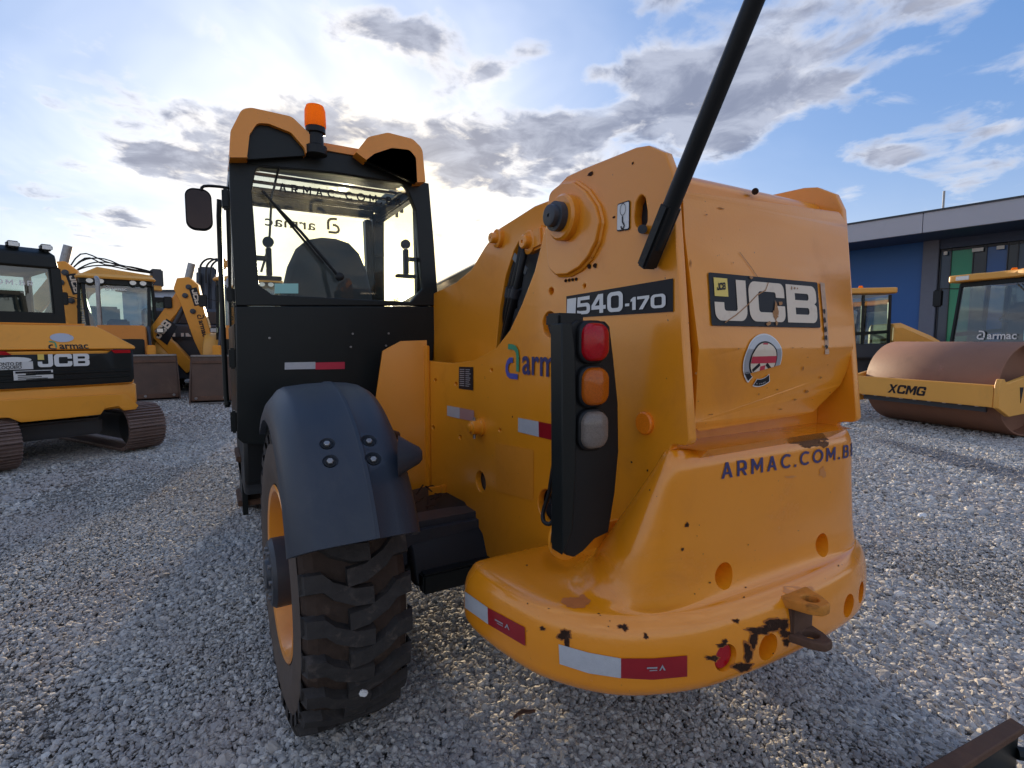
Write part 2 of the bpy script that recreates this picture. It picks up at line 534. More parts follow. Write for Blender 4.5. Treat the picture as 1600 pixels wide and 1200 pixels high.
YEL = (.82, .280, .010)
M = dict(
    yellow=mat('yellow_paint', YEL, .33, var=.06, vscale=3.5, dirt=.34, dirt_col=(.46, .135, .012), dscale=2.6, bump=.09, bscale=150, coat=.45, speck=.8),
    yellow_cast=mat('yellow_casting_paint', (.82, .272, .009), .22, var=.07, vscale=4, dirt=.38, dirt_col=(.50, .135, .012), dscale=3.2, bump=.12, bscale=38, coat=.6, speck=.5),
    yellow_far=mat('yellow_machine_paint', (.80, .31, .022), .42, var=.08, vscale=2.0, dirt=.25, dirt_col=(.30, .13, .03), dscale=3.0),
    ochre=mat('ochre_machine_paint', (.76, .36, .06), .45, var=.07, vscale=2.0, dirt=.2, dirt_col=(.33, .18, .06), dscale=3.0),
    orange=mat('orange_paint', (.70, .24, .03), .45, var=.1, vscale=2.5, dirt=.2, dirt_col=(.3, .11, .03)),
    black=mat('black_paint', (.009, .011, .0105), .38, var=.25, vscale=5, dirt=.18, dirt_col=(.035, .032, .024), dscale=4.0, bump=.03, bscale=90, spec=.28),
    dark=mat('dark_grey_paint', (.035, .038, .045), .45, var=.2, vscale=4, dirt=.3, dirt_col=(.08, .065, .05), dscale=5),
    fender=mat('blue_grey_plastic', (.027, .034, .047), .46, var=.2, vscale=3.5, dirt=.42, dirt_col=(.095, .095, .098), dscale=3.2, bump=.12, bscale=240, spec=.42),
    rubber=mat('tyre_rubber', (.055, .037, .028), .85, var=.4, vscale=18, dirt=.8, dirt_col=(.125, .085, .064), dscale=12, bump=.4, bscale=80, spec=.12),
    lug=mat('worn_tread_rubber', (.042, .037, .034), .72, var=.5, vscale=22, dirt=.8, dirt_col=(.13, .103, .085), dscale=20, bump=.5, bscale=70, spec=.2),
    side_rubber=mat('dusty_tyre_sidewall', (.105, .080, .064), .82, var=.3, vscale=14, dirt=.5, dirt_col=(.16, .12, .09), dscale=8, bump=.2, bscale=90, spec=.2),
    plastic=mat('black_plastic', (.010, .0105, .011), .42, var=.2, vscale=8, bump=.08, bscale=300, spec=.28),
    steel=mat('worn_steel', (.30, .29, .28), .42, metal=.8, var=.25, vscale=12, dirt=.5, dirt_col=(.12, .08, .05)),
    chrome=mat('chrome_rod', (.62, .62, .62), .18, metal=1.0, var=.06),
    rust=mat('rusty_steel', (.11, .058, .036), .75, var=.4, vscale=7, dirt=.6, dirt_col=(.20, .11, .07), dscale=11, bump=.5, bscale=40, spec=.25),
    chip=mat('chipped_bare_steel', (.040, .020, .013), .85, spec=.1, var=.5, vscale=40, dirt=.6, dirt_col=(.15, .08, .05), dscale=50, bump=.6, bscale=120),
    bucket=mat('worn_bucket_steel', (.090, .048, .028), .7, var=.5, vscale=2.4, dirt=.85, dirt_col=(.17, .11, .075), dscale=2.0, bump=.4, bscale=18),
    drum=mat('rusty_drum_steel', (.25, .118, .070), .62, var=.16, vscale=2.2, dirt=.35, dirt_col=(.13, .075, .06), dscale=1.6, bump=.25, bscale=22, spec=.35),
    shoe=mat('rusty_track_shoe', (.15, .095, .075), .6, var=.3, vscale=9, dirt=.5, dirt_col=(.28, .22, .19), dscale=14, bump=.3, bscale=40),
    white=mat('white_decal', (.72, .70, .66), .5, var=.06, vscale=20),
    cream=mat('cream_decal', (.72, .58, .44), .5, var=.08, vscale=14, dirt=.25, dirt_col=(.35, .18, .08), dscale=24),
    ink=mat('black_decal', (.012, .012, .015), .45, var=.2, vscale=14, spec=.25),
    navy=mat('navy_decal', (.035, .03, .12), .5, var=.1),
    blue=mat('blue_decal', (.06, .07, .33), .5, var=.1),
    green=mat('green_decal', (.04, .26, .13), .5, var=.1),
    red=mat('red_decal', (.52, .022, .05), .45, var=.1),
    maroon=mat('red_reflective_tape', (.30, .008, .014), .3, var=.18, vscale=30, coat=.4),
    tape=mat('white_reflective_tape', (.46, .46, .47), .35, var=.14, vscale=55, bump=.25, bscale=260, coat=.4),
    silver=mat('silver_decal', (.42, .42, .44), .3, metal=.4, var=.1),
    lemon=mat('lemon_decal', (.78, .56, .12), .5, var=.05),
    red_lens=lens_mat('red_lens', (.42, .006, .012)),
    amber_lens=lens_mat('amber_lens', (.46, .10, .006)),
    clear_lens=lens_mat('clear_lens', (.19, .155, .13)),
    beacon=lens_mat('orange_beacon_lens', (.98, .36, .010), .14, .75),
    reflector=lens_mat('orange_reflector', (.95, .22, .010), .2),
    glass=glass('cab_glass'),
    dark_glass=glass('dark_cab_glass', (.28, .34, .35), .13, .02, .06),
    mid_glass=glass('tinted_cab_glass', (.50, .60, .60), .10, .02, .08),
    mirror_face=mat('mirror_glass', (.045, .030, .026), .12, metal=.85),  # dark brown base paints in the mirror's reflection
    lamp=mat('lamp_glass', (.62, .60, .57), .12, metal=.3),
    seat=mat('seat_fabric', (.045, .05, .055), .85, var=.2, vscale=30, bump=.3, bscale=200),
    label=mat('pale_sticker', (.62, .60, .56), .5, var=.06),
    aqua=mat('aqua_sticker', (.30, .58, .52), .5, var=.05),
)
# ------------------------------------------------------------------ ground
STAIN = P(1545, 728, Z=0)
STD = (P(1600, 745, Z=0) - P(1500, 718, Z=0)).normalized()


def stone_colour(co, per_stone):
    """grey crushed stone, a little tan and brown dust lying over patches of the yard"""
    ramp = N.new('ShaderNodeValToRGB')
    N.link(ramp.inputs[0], per_stone)
    e = ramp.color_ramp.elements
    e[0].position = 0; e[0].color = (.105, .098, .092, 1)
    e[1].position = 1; e[1].color = (.64, .59, .51, 1)
    for p, c in ((.22, (.235, .216, .19)), (.5, (.375, .346, .302)), (.68, (.45, .405, .34)), (.82, (.36, .295, .225)), (.9, (.56, .52, .45))):
        x = e.new(p); x.color = (*c, 1)
    c = N(ramp.outputs[0])
    dust = N.step(N.noise(co, .55, 6, .65, .8), .47, .64)
    c = N.mix(dust * .60, c, (.30, .225, .18))
    dark_patch = N.step(N.noise(co, .28, 5, .6, .6), .50, .66)
    c = N.mix(dark_patch * .5, c, (.13, .122, .115))  # random broad patches of darker tone
    # oil and soil stain in the wheel track on the right
    sx = N.new('ShaderNodeSeparateXYZ'); N.link(sx.inputs[0], co)
    px, py = N(sx.outputs[0]), N(sx.outputs[1])
    t = (px - STAIN.x) * STD.x + (py - STAIN.y) * STD.y
    w = (px - STAIN.x) * -STD.y + (py - STAIN.y) * STD.x
    band = N.m('EXPONENT', ((t / 2.2) * (t / 2.2) + (w / .34) * (w / .34)) * -1.0)
    st = N.step(band + (N.noise(co, 2.6, 5, .6) - .5) * .9, .30, .62)
    return N.mix(st * .88, c, (.045, .03, .03)), dust


def ground_material():
    m, b = principled('crushed_stone_ground')
    geo = N.new('ShaderNodeNewGeometry')
    co = N(geo.outputs['Position'])
    v = N.new('ShaderNodeTexVoronoi'); v.inputs['Scale'].default_value = 42; N.link(v.inputs['Vector'], co)
    v.inputs['Randomness'].default_value = 1
    sepc = N.new('ShaderNodeSeparateColor'); m.node_tree.links.new(v.outputs['Color'], sepc.inputs[0])
    c, dust = stone_colour(co, N(sepc.outputs[0]))
    d = N(v.outputs['Distance'])
    c = N.mix(N.step(d, .42, .75) * .6, c, (.12, .105, .095))
    N.link(b.inputs['Base Color'], c)
    b.inputs['Roughness'].default_value = .8
    b.inputs['Specular IOR Level'].default_value = .3
    n = N.noise(co, 60, 3, .6)
    add_bump(b, (1.0 - d) * .8 + n * .35, 1.0, .03)
    return m


def ground():
    bm = bmesh.new()
    # one sheet: fine under the machines, coarse out to the horizon
    xs = sorted({-1500, -600, -250, -120, -60, *[v for v in np.arange(-30, 31, 1.5)], 60, 120, 250, 600, 1500})
    ys = sorted({-1500, -400, -100, -30, *[v for v in np.arange(-9, 40, 1.5)], 60, 100, 200, 500, 1500, 2500})
    vs = {}
    for y in ys:
        for x in xs:
            near = math.exp(-((x - 2) ** 2 + (y - 6) ** 2) / 500)
            far = math.hypot(x, y)
            z = near * .02 * (math.sin(x * .9) * math.cos(y * .7) + .6 * math.sin(x * .33 + y * .51)) - .035
            vs[x, y] = bm.verts.new((x, y, z))
    for a, b in zip(ys, ys[1:]):
        for c, d in zip(xs, xs[1:]):
            bm.faces.new((vs[c, a], vs[d, a], vs[d, b], vs[c, b]))
    mb = MB(); mb.bm.free(); mb.bm = bm
    o = mb.build('ground', ground_material(), None, smooth=180)
    tag(o, kind='structure')


def gravel():
    """loose crushed stones, thick near the photographer and thinning to where single stones no longer show"""
    pts, scl, pick = [], [], []

    def zone(d0, d1, dens, smin, smax):
        area_n = int(dens * (d1 * d1 - d0 * d0) * rad(134) / 2)
        r = np.sqrt(RNG.random(area_n) * (d1 * d1 - d0 * d0) + d0 * d0)
        a = HEAD + (RNG.random(area_n) - .5) * rad(134)
        x, y = r * np.sin(a), r * np.cos(a)
        s = smin + (smax - smin) * RNG.random(area_n) ** 2.2
        pts.append(np.stack([x, y, -0.031 + s * .16 + RNG.random(area_n) * .012], 1)); scl.append(s)

    zone(.35, 3.2, 13500, .0040, .0155)
    zone(3.2, 6.0, 6500, .0065, .0185)
    zone(6.0, 11.0, 2000, .010, .024)
    zone(11.0, 17.0, 480, .015, .032)
    p = np.concatenate(pts); s = np.concatenate(scl)
    n = len(p)
    near = np.exp(-((p[:, 0] - 2) ** 2 + (p[:, 1] - 6) ** 2) / 500)
    p[:, 2] += near * .02 * (np.sin(p[:, 0] * .9) * np.cos(p[:, 1] * .7) + .6 * np.sin(p[:, 0] * .33 + p[:, 1] * .51))
    s = s * (1 + .28 / (1 + np.exp(-(p[:, 0] - 1.7) * 2.2)))
    # patches where the stone is finer or worn down to grit, and two wheel tracks beside the machine
    def waves(k, amp):
        a_, ph = RNG.random(14) * 6.283, RNG.random(14) * 6.283
        f_ = k * (.5 + RNG.random(14) * 1.6)
        return sum(np.sin((p[:, 0] * math.cos(a) + p[:, 1] * math.sin(a)) * f + q) for a, f, q in zip(a_, f_, ph)) / 14 ** .5 * amp
    wv = waves(1.5, 1.0) + waves(4.5, .5)
    s = s * np.clip(1 + wv * .24, .55, 1.6)
    trk = np.exp(-((p[:, 0] + 1.25 + .05 * np.sin(p[:, 1])) / .22) ** 2) + np.exp(-((p[:, 0] + 2.9) / .22) ** 2) + .8 * np.exp(-((p[:, 0] - 4.1 - .06 * np.sin(p[:, 1])) / .25) ** 2)
    gone = RNG.random(n) < np.clip((waves(.9, 1.0) + waves(3.0, .6) - .75) * .8 + trk * .62, 0, .85)
    s = np.where(gone, s * .38, s)
    big = RNG.random(n) < .012
    s[big] *= 1.7
    me = bpy.data.meshes.new('gravel')
    me.vertices.add(n)
    me.vertices.foreach_set('co', p.astype(np.float32).ravel())
    a = me.attributes.new('size', 'FLOAT', 'POINT'); a.data.foreach_set('value', s.astype(np.float32))
    rot = np.stack([RNG.normal(0, .45, n), RNG.normal(0, .45, n), RNG.random(n) * 6.283], 1)
    a = me.attributes.new('turn', 'FLOAT_VECTOR', 'POINT'); a.data.foreach_set('vector', rot.astype(np.float32).ravel())
    a = me.attributes.new('pick', 'INT', 'POINT'); a.data.foreach_set('value', RNG.integers(0, 8, n).astype(np.int32))
    o = bpy.data.objects.new('gravel', me); COL.objects.link(o)
    tag(o, kind='stuff')
    m, b = principled('crushed_stone')
    oi = N.new('ShaderNodeObjectInfo')
    geo = N.new('ShaderNodeNewGeometry')
    c, dust = stone_colour(N(oi.outputs['Location']), N(oi.outputs['Random']))
    nn = N.noise(N(geo.outputs['Position']), 90, 4, .6)
    c = N.mix(nn, c, N.mix(.5, c, (.75, .74, .72)))
    N.link(b.inputs['Base Color'], c)
    b.inputs['Roughness'].default_value = .85; b.inputs['Specular IOR Level'].default_value = .12
    me.materials.append(m)
    ng = bpy.data.node_groups.new('scatter_stones', 'GeometryNodeTree')
    ng.interface.new_socket('Geometry', in_out='INPUT', socket_type='NodeSocketGeometry')
    ng.interface.new_socket('Geometry', in_out='OUTPUT', socket_type='NodeSocketGeometry')
    nd, lk = ng.nodes, ng.links
    gi, go = nd.new('NodeGroupInput'), nd.new('NodeGroupOutput')
    gti = nd.new('GeometryNodeGeometryToInstance')
    for k in range(8):
        ico = nd.new('GeometryNodeMeshIcoSphere'); ico.inputs['Radius'].default_value = 1; ico.inputs['Subdivisions'].default_value = 2
        sp = nd.new('GeometryNodeSetPosition')
        nz = nd.new('ShaderNodeTexNoise'); nz.noise_dimensions = '4D'; nz.inputs['W'].default_value = k * 7.3 + 1
        nz.inputs['Scale'].default_value = .95; nz.inputs['Detail'].default_value = 1.2
        sub = nd.new('ShaderNodeVectorMath'); sub.operation = 'SUBTRACT'; sub.inputs[1].default_value = (.5, .5, .5)
        mul = nd.new('ShaderNodeVectorMath'); mul.operation = 'SCALE'; mul.inputs['Scale'].default_value = 1.9
        lk.new(nz.outputs['Color'], sub.inputs[0]); lk.new(sub.outputs[0], mul.inputs[0])
        lk.new(ico.outputs['Mesh'], sp.inputs['Geometry']); lk.new(mul.outputs[0], sp.inputs['Offset'])
        tr = nd.new('GeometryNodeTransform')
        tr.inputs['Scale'].default_value = (1.0, .62 + .09 * (k % 4), .42 + .07 * (k % 3))
        sm = nd.new('GeometryNodeSetMaterial'); sm.inputs['Material'].default_value = m
        fl = nd.new('GeometryNodeSetShadeSmooth'); fl.inputs['Shade Smooth'].default_value = False
        lk.new(sp.outputs[0], tr.inputs['Geometry']); lk.new(tr.outputs[0], sm.inputs['Geometry']); lk.new(sm.outputs[0], fl.inputs['Geometry'])
        lk.new(fl.outputs[0], gti.inputs[0])
    iop = nd.new('GeometryNodeInstanceOnPoints')
    iop.inputs['Pick Instance'].default_value = True

    def attr(nm, t):
        q = nd.new('GeometryNodeInputNamedAttribute'); q.data_type = t; q.inputs['Name'].default_value = nm
        return q.outputs['Attribute']
    lk.new(gi.outputs[0], iop.inputs['Points']); lk.new(gti.outputs[0], iop.inputs['Instance'])
    lk.new(attr('pick', 'INT'), iop.inputs['Instance Index'])
    e2r = nd.new('FunctionNodeEulerToRotation'); lk.new(attr('turn', 'FLOAT_VECTOR'), e2r.inputs[0]); lk.new(e2r.outputs[0], iop.inputs['Rotation'])
    lk.new(attr('size', 'FLOAT'), iop.inputs['Scale'])
    lk.new(iop.outputs[0], go.inputs[0])
    mod = o.modifiers.new('stones', 'NODES'); mod.node_group = ng


ground()
gravel()
# ------------------------------------------------------------------ bold sign-writer's letters, drawn as outlines with their counters
def _arc(cx, cy, r, a0, a1, n=16): return [(cx + r * math.cos(rad(a0 + (a1 - a0) * i / n)), cy + r * math.sin(rad(a0 + (a1 - a0) * i / n))) for i in range(n + 1)]


GLYPH = {
    'A': [[(0, 0), (.30, 1), (.48, 1), (.78, 0), (.60, 0), (.53, .24), (.25, .24), (.18, 0)], [(.30, .39), (.48, .39), (.39, .72)]],
    'M': [[(0, 0), (0, 1), (.17, 1), (.44, .50), (.71, 1), (.88, 1), (.88, 0), (.71, 0), (.71, .62), (.44, .16), (.17, .62), (.17, 0)]],
    'R': [rpoly([(0, 0), (0, 1), (.68, 1, .3), (.68, .36, .3), (.50, .36), (.72, 0), (.52, 0), (.32, .34), (.17, .34), (.17, 0)]), rpoly([(.17, .50), (.17, .85), (.50, .85, .17), (.50, .50, .17)])],
    'C': [_arc(.50, .5, .5, 48, 312) + _arc(.50, .5, .33, 312, 48)],
    'O': [circ(.5, .5, .5, .5, 32), circ(.5, .5, .33, .33, 28)],
    'B': [rpoly([(0, 0), (0, 1), (.60, 1, .24), (.60, .53, .2), (.56, .51), (.66, .49, .2), (.66, 0, .25)]), rpoly([(.17, .59), (.17, .85), (.44, .85, .12), (.44, .59, .12)]), rpoly([(.17, .15), (.17, .44), (.49, .44, .14), (.49, .15, .14)])],
    '.': [[(0, 0), (.18, 0), (.18, .18), (0, .18)]],
    '0': [rpoly([(0, 0, .28), (.98, 0, .28), (.98, 1, .28), (0, 1, .28)]), rpoly([(.24, .19, .12), (.74, .19, .12), (.74, .81, .12), (.24, .81, .12)])],
    '5': [rpoly([(0, .42), (.04, 1), (.92, 1), (.92, .80), (.25, .80), (.24, .63), (.95, .63, .25), (.95, 0, .25), (0, 0, .2), (0, .24), (.23, .19), (.71, .19, .08), (.71, .43, .08), (.3, .43)])],
    '4': [[(.55, 0), (.55, .2), (0, .2), (0, .42), (.46, 1), (.80, 1), (.80, .4), (.97, .4), (.97, .2), (.80, .2), (.80, 0)], [(.55, .4), (.55, .76), (.25, .4)]],
    '1': [[(.12, 0), (.12, .70), (0, .64), (0, .82), (.2, 1), (.38, 1), (.38, 0)]],
    '7': [[(0, 1), (.85, 1), (.85, .8), (.40, 0), (.12, 0), (.57, .78), (0, .78)]],
    '-': [[(0, .33), (.32, .33), (.32, .55), (0, .55)]],
    'X': [[(0, 0), (.36, .5), (0, 1), (.30, 1), (.50, .68), (.72, 1), (1.0, 1), (.64, .5), (1.0, 0), (.72, 0), (.50, .33), (.28, 0)]],
    'G': [rpoly([(.95, .62), (.95, 1, .28), (0, 1, .28), (0, 0, .28), (.95, 0, .12), (.95, .54), (.50, .54), (.50, .38), (.70, .38), (.70, .21), (.26, .21, .1), (.26, .79, .1), (.69, .79, .05), (.69, .62)])],
    'c': [rpoly([(.95, .64), (.95, 1, .28), (0, 1, .28), (0, 0, .28), (.95, 0, .28), (.95, .36), (.69, .36), (.69, .21, .05), (.26, .21, .1), (.26, .79, .1), (.69, .79, .05), (.69, .64)])],
    'm': [[(0, 0), (0, 1), (.32, 1), (.56, .55), (.80, 1), (1.12, 1), (1.12, 0), (.86, 0), (.86, .62), (.56, .10), (.26, .62), (.26, 0)]],
    'H': [[(0, 0), (0, 1), (.2, 1), (.2, .6), (.6, .6), (.6, 1), (.8, 1), (.8, 0), (.6, 0), (.6, .42), (.2, .42), (.2, 0)]],
    'Y': [[(.3, 0), (.3, .4), (0, 1), (.22, 1), (.4, .6), (.58, 1), (.8, 1), (.5, .4), (.5, 0)]],
    'U': [rpoly([(0, 1), (0, 0, .3), (.8, 0, .3), (.8, 1), (.6, 1), (.6, .18, .14), (.2, .18, .14), (.2, 1)])],
    'N': [[(0, 0), (0, 1), (.2, 1), (.6, .38), (.6, 1), (.8, 1), (.8, 0), (.6, 0), (.2, .62), (.2, 0)]],
    'D': [rpoly([(0, 0), (0, 1), (.8, 1, .4), (.8, 0, .4)]), rpoly([(.2, .17), (.2, .83), (.6, .83, .25), (.6, .17, .25)])],
    'I': [[(0, 0), (0, 1), (.2, 1), (.2, 0)]],
}


def sign_mesh(txt, gap=.14, shear=0.0):
    """one mesh of sign letters, one unit high, starting at x = 0"""
    mb = MB(); x = 0.0
    for ch in txt:
        g_ = GLYPH[ch]
        w = max(p[0] for p in g_[0])
        mb.shape(g_, lambda c: Vector((x + c[0] + shear * c[1], c[1], 0)))
        x += w + gap
    me = bpy.data.meshes.new('sign'); mb.bm.to_mesh(me); mb.bm.free()
    return me


# ------------------------------------------------------------------ the telehandler in front
XC = 1.45                                  # its middle line
XP = 1.045                                 # outer face of the left chassis plate
ORG = Vector((XC, 2.6, 0))
tele = thing('telehandler', ORG, 'large yellow telescopic handler seen from behind, black cab, rounded rear counterweight and blue-grey mudguard', 'telehandler')


def T(mb, name, mat, parent=None, **k):
    return mb.build(name, mat, parent or tele, off=ORG, **k)


def yz(px, py, X=XP):
    p = P(px, py, X=X); return (p.y, p.z)


def side(X):
    return lambda c: Vector((X - c[2], c[0], c[1]))


# ---- chassis side plates
outline = [(1078, 697), (1050, 268), (1039, 238), (1013, 227), (994, 230), (912, 263), (886, 275), (868, 294), (861, 316), (856, 342), (849, 368), (835, 424),
           (815, 476), (797, 515), (775, 544), (741, 563), (706, 567.5), (652, 562)]
pl = [yz(*p) for p in outline]
pl[0] = (pl[0][0], pl[0][1], .02)
pl += [(pl[-1][0], .62), (2.78, .56), (2.60, .545), (2.22, .44), (1.9, .40), (1.2, .62), (.99, .9), (.985, 1.225, .015)]


def hole(px, py, w, h):
    c = yz(px, py); a = yz(px - w, py); b = yz(px, py - h)
    return circ(c[0], c[1], abs(a[0] - c[0]), abs(b[1] - c[1]), 20)


hs = [hole(858.5, 507, 11, 20), hole(751, 752.5, 7.5, 16), hole(855, 791, 14.5, 26)]
egg = [yz(*p) for p in [(1001, 302), (1008, 310), (1011, 330), (1011, 346), (1006, 357), (999, 359), (992, 352), (990.5, 338), (993, 318)]]
hs.append(rpoly([(a, b, .012) for a, b in egg], 3))
for p in [(660, 661, 3, 5.5), (664, 581, 2, 2.5), (680, 594, 2, 2.5), (712.5, 600, 2, 3), (768, 578, 2, 2.5), (781, 672, 2, 2.5), (719, 683, 2.4, 3), (677, 668, 2, 3),
          (913, 447, 2.2, 2.8), (861, 455, 3.6, 5.5)]:
    hs.append(hole(*p))
mb = MB().shape([rpoly(pl)] + hs, side(XP + .014), .028, .004)
T(mb, 'side_plate', M['yellow'], smooth=30)
XR = 2 * XC - XP
mb = MB().shape([rpoly(pl)] + hs[:4], side(XR - .014), .028, .004)
T(mb, 'side_plate', M['yellow'], smooth=30)


def plate_decal(name, mat, polys, k=.003, parent=None, X=XP):
    return T(MB().shape(polys, side(X - k)), name, mat, parent, smooth=0)


def onplate(me, px, py, size_scale=1.0, slope=None, X=XP, k=.0045, flip=1):
    """lettering that reads along the plate from the front of the machine to its rear"""
    o = yz(px, py, X)
    sl = slope or (0.0, 1.0)
    return lambda c: Vector((X - k, o[0] - c[0] * size_scale * math.cos(sl[0]), o[1] + c[1] * size_scale + c[0] * size_scale * math.sin(sl[0])))


def quad(p, X=XP): return [yz(*q, X) for q in p]


# ---- model number board, hook sticker, maker plate, tape
mb = quad([(886, 463), (1053, 435), (1053, 487), (886, 497)])
board = plate_decal('number_decal', M['ink'], [mb])
q0, q1, q2, q3 = [Vector(v) for v in mb]


def board_pt(u, v):
    a = q0.lerp(q1, u); b = q3.lerp(q2, u)
    return b.lerp(a, v)


def board_text(txt, u0, u1, v0, v1, mat, name):
    me = sign_mesh(txt, .10)
    xs = [v.co.x for v in me.vertices]; ys = [v.co.y for v in me.vertices]
    x0, x1, y0, y1 = min(xs), max(xs), min(ys), max(ys)

    def f(c):
        b = board_pt(u0 + (u1 - u0) * (c[0] - x0) / (x1 - x0), v0 + (v1 - v0) * (c[1] - y0) / (y1 - y0))
        return Vector((XP - .0055, b.x, b.y))
    T(MB().add_mesh(me, f), name, mat, board, smooth=0)


T(MB().shape([[tuple(board_pt(u, v)) for u, v in ((.012, .10), (.115, .10), (.125, .86), (.018, .86))]], side(XP - .0055)), 'white_square', M['white'], board, smooth=0)
board_text('540', .135, .60, .12, .86, M['white'], 'lettering')
board_text('-170', .62, .95, .14, .58, M['white'], 'lettering')

st = quad([(966, 319), (985.5, 312.5), (985, 359), (965, 362)])
T(MB().shape([rpoly([(a, b, .012) for a, b in egg], 3)], side(XP + .0282)), 'hole_shade_sheet', M['ink'], smooth=0)  # black sheet behind the hole, painting in the shade inside it
c0 = Vector(st[0]).lerp(Vector(st[2]), .5)
stick = plate_decal('hook_decal', M['ink'], [rpoly([(a, b, .006) for a, b in st])])
ins = [tuple(Vector(s).lerp(c0, .09)) for s in st]
T(MB().shape([rpoly([(a, b, .005) for a, b in ins])], side(XP - .0045)), 'white_square', M['white'], stick, smooth=0)
mb = MB()
cc = (c0.x, c0.y + .020)
mb.shape([circ(*cc, .0125, .017), circ(*cc, .0110, .0152)], side(XP - .006))
hk = [(c0.x + .001, c0.y + .001), (c0.x + .001, c0.y - .014), (c0.x - .004, c0.y - .021), (c0.x - .007, c0.y - .026), (c0.x - .003, c0.y - .034), (c0.x + .004, c0.y - .033), (c0.x + .007, c0.y - .026)]
mb.shape([stroke(hk, .0052)], side(XP - .006))
T(mb, 'hook_symbol', M['ink'], stick, smooth=0)

mp = quad([(718, 573), (740, 573.5), (740, 610), (717.5, 607)])
mplate = plate_decal('data_plate', M['ink'], [mp])
mb = MB()
mv = [Vector(v) for v in mp]
for i in range(9):
    v = .10 + .09 * i
    for u0, u1 in ((.08, .42), (.5, .5 + .42 * random.uniform(.6, 1))):
        l, r = mv[0].lerp(mv[3], v), mv[1].lerp(mv[2], v)
        a, b = l.lerp(r, u0), l.lerp(r, u1)
        mb.shape([[tuple(a), tuple(b), (b.x, b.y - .004), (a.x, a.y - .004)]], side(XP - .0045))
T(mb, 'small_print', M['silver'], mplate, smooth=0)


def tape_on_plate(p, split):
    a, b, c, d = [Vector(v) for v in quad(p)]
    m1, m2 = a.lerp(b, split), d.lerp(c, split)
    plate_decal('white_tape', M['tape'], [[tuple(a), tuple(m1), tuple(m2), tuple(d)]])
    return plate_decal('red_tape', M['maroon'], [[tuple(m1), tuple(b), tuple(c), tuple(m2)]])


plate_decal('white_tape', M['tape'], [quad([(699.5, 633.5), (719, 637), (719, 654), (699.5, 649.5)])])
plate_decal('faded_red_tape', mat('faded_red_tape', (.42, .22, .20), .4, var=.2), [quad([(719, 637), (741.5, 641.5), (741.5, 658.5), (719, 654)])])
tape_on_plate([(810.5, 652.5), (908, 671), (910, 699), (810.5, 674.5)], .37)
plate_decal('paper_decal', mat('peeled_decal', (.60, .25, .06), .5, var=.2), [quad([(860.5, 628), (874, 628.5), (874, 645), (860.5, 644.5)])])
plate_decal('repainted_patch', mat('patched_paint', (.72, .245, .016), .5, var=.08, dirt=.35, dirt_col=(.55, .17, .015), dscale=25, speck=1), [quad([(774, 692), (834, 703), (834, 782), (776, 768)])], .0015)


# ---- hire company's name on the plate
def a_logo(h):
    """the rounded letter with an open blue bowl and a green arch; h its height"""
    arch = stroke([(.18, .94), (.42, .94), (.60, .90), (.71, .80), (.74, .66), (.74, .22)], .16)
    bowl = stroke([(.46, .55), (.28, .54), (.15, .46), (.09, .34), (.09, .22), (.15, .12), (.28, .07), (.74, .07)], .16)
    sc = lambda pp: [(x * h, y * h) for x, y in pp]
    return sc(bowl), sc(arch)


bowl, arch = a_logo(.135)
fn = onplate(None, 791, 590)
T(MB().shape([bowl], fn), 'logo_bowl', M['blue'], smooth=0)
T(MB().shape([arch], lambda c: fn(c) - Vector((.0006, 0, 0))), 'logo_arch', M['green'], smooth=0)
T(MB().add_mesh(text_mesh('armac', .145, .014, spacing=1.02), onplate(None, 817, 583.5)), 'lettering', M['navy'], smooth=0)

# ---- pivot boss: lobed plate, cup and pin
lobe = [yz(*p) for p in [(866, 302), (884, 288), (902, 286), (922, 300), (938, 324), (944, 347), (938, 378), (926, 402), (912, 418), (893, 429), (876, 430), (864, 419), (861, 380), (862, 335)]]
T(MB().shape([rpoly([(a, b, .03) for a, b in lobe], 4)], side(XP - .010), .022, .004), 'pivot_plate', M['yellow'], smooth=35)
wb = rpoly([(a, b, .03) for a, b in lobe], 4)
wc = Vector((sum(p[0] for p in wb) / len(wb), sum(p[1] for p in wb) / len(wb)))
wpts = []
for i, p in enumerate(wb + wb[:1]):
    k = 1.012 + .004 * math.sin(i * 2.3)
    wpts.append(Vector((XP - .002, wc.x + (p[0] - wc.x) * k, wc.y + (p[1] - wc.y) * k)))
T(MB().tube(wpts, .0075, 6, 2), 'weld_bead', M['yellow'])
pv = P(880, 336, X=XP)
pv2 = P(893, 342, X=XP)
T(MB().lathe([(.074, 0), (.074, .022), (.066, .03), (.05, .03)], pv2 - Vector((.02, 0, 0)), (-1, 0, 0), 36), 'pivot_cup', M['yellow'])
pin = T(MB().lathe([(.047, 0), (.047, .028), (.036, .03), (.034, .048), (.03, .05), (.006, .05), (.006, .045), (0.0005, .045)], pv2 - Vector((.045, .004, 0)), (-1, 0, 0), 32), 'pivot_pin', M['dark'])
mb = MB()
for i in range(4): mb.cyl(P(884 + i * 5.4, 438.5 - i * .8, X=XP - .004), P(884 + i * 5.4, 438.5 - i * .8, X=XP + .002), .0055, n=8)
for a, b in ((921, 416.5), (930, 415)): mb.cyl(P(a, b, X=XP - .004), P(a, b, X=XP + .002), .0075, n=8)
T(mb, 'grease_holes', M['chip'], smooth=0)
mb = MB()
for (x, y, rx, ry) in [(923, 272, .018, .006), (918, 306, .006, .006), (912, 326, .004, .014), (960, 339, .006, .003), (922, 346, .016, .004), (989, 255, .004, .003), (868, 300, .01, .004),
                       (901, 540, .004, .004), (790, 760, .006, .006), (801, 651, .004, .004), (935, 640, .004, .005), (1012, 735, .003, .004), (987, 722, .004, .004)]:
    c = yz(x, y); mb.shape([blob(c[0], c[1], rx, ry, 14, .45)], side(XP - .0012))
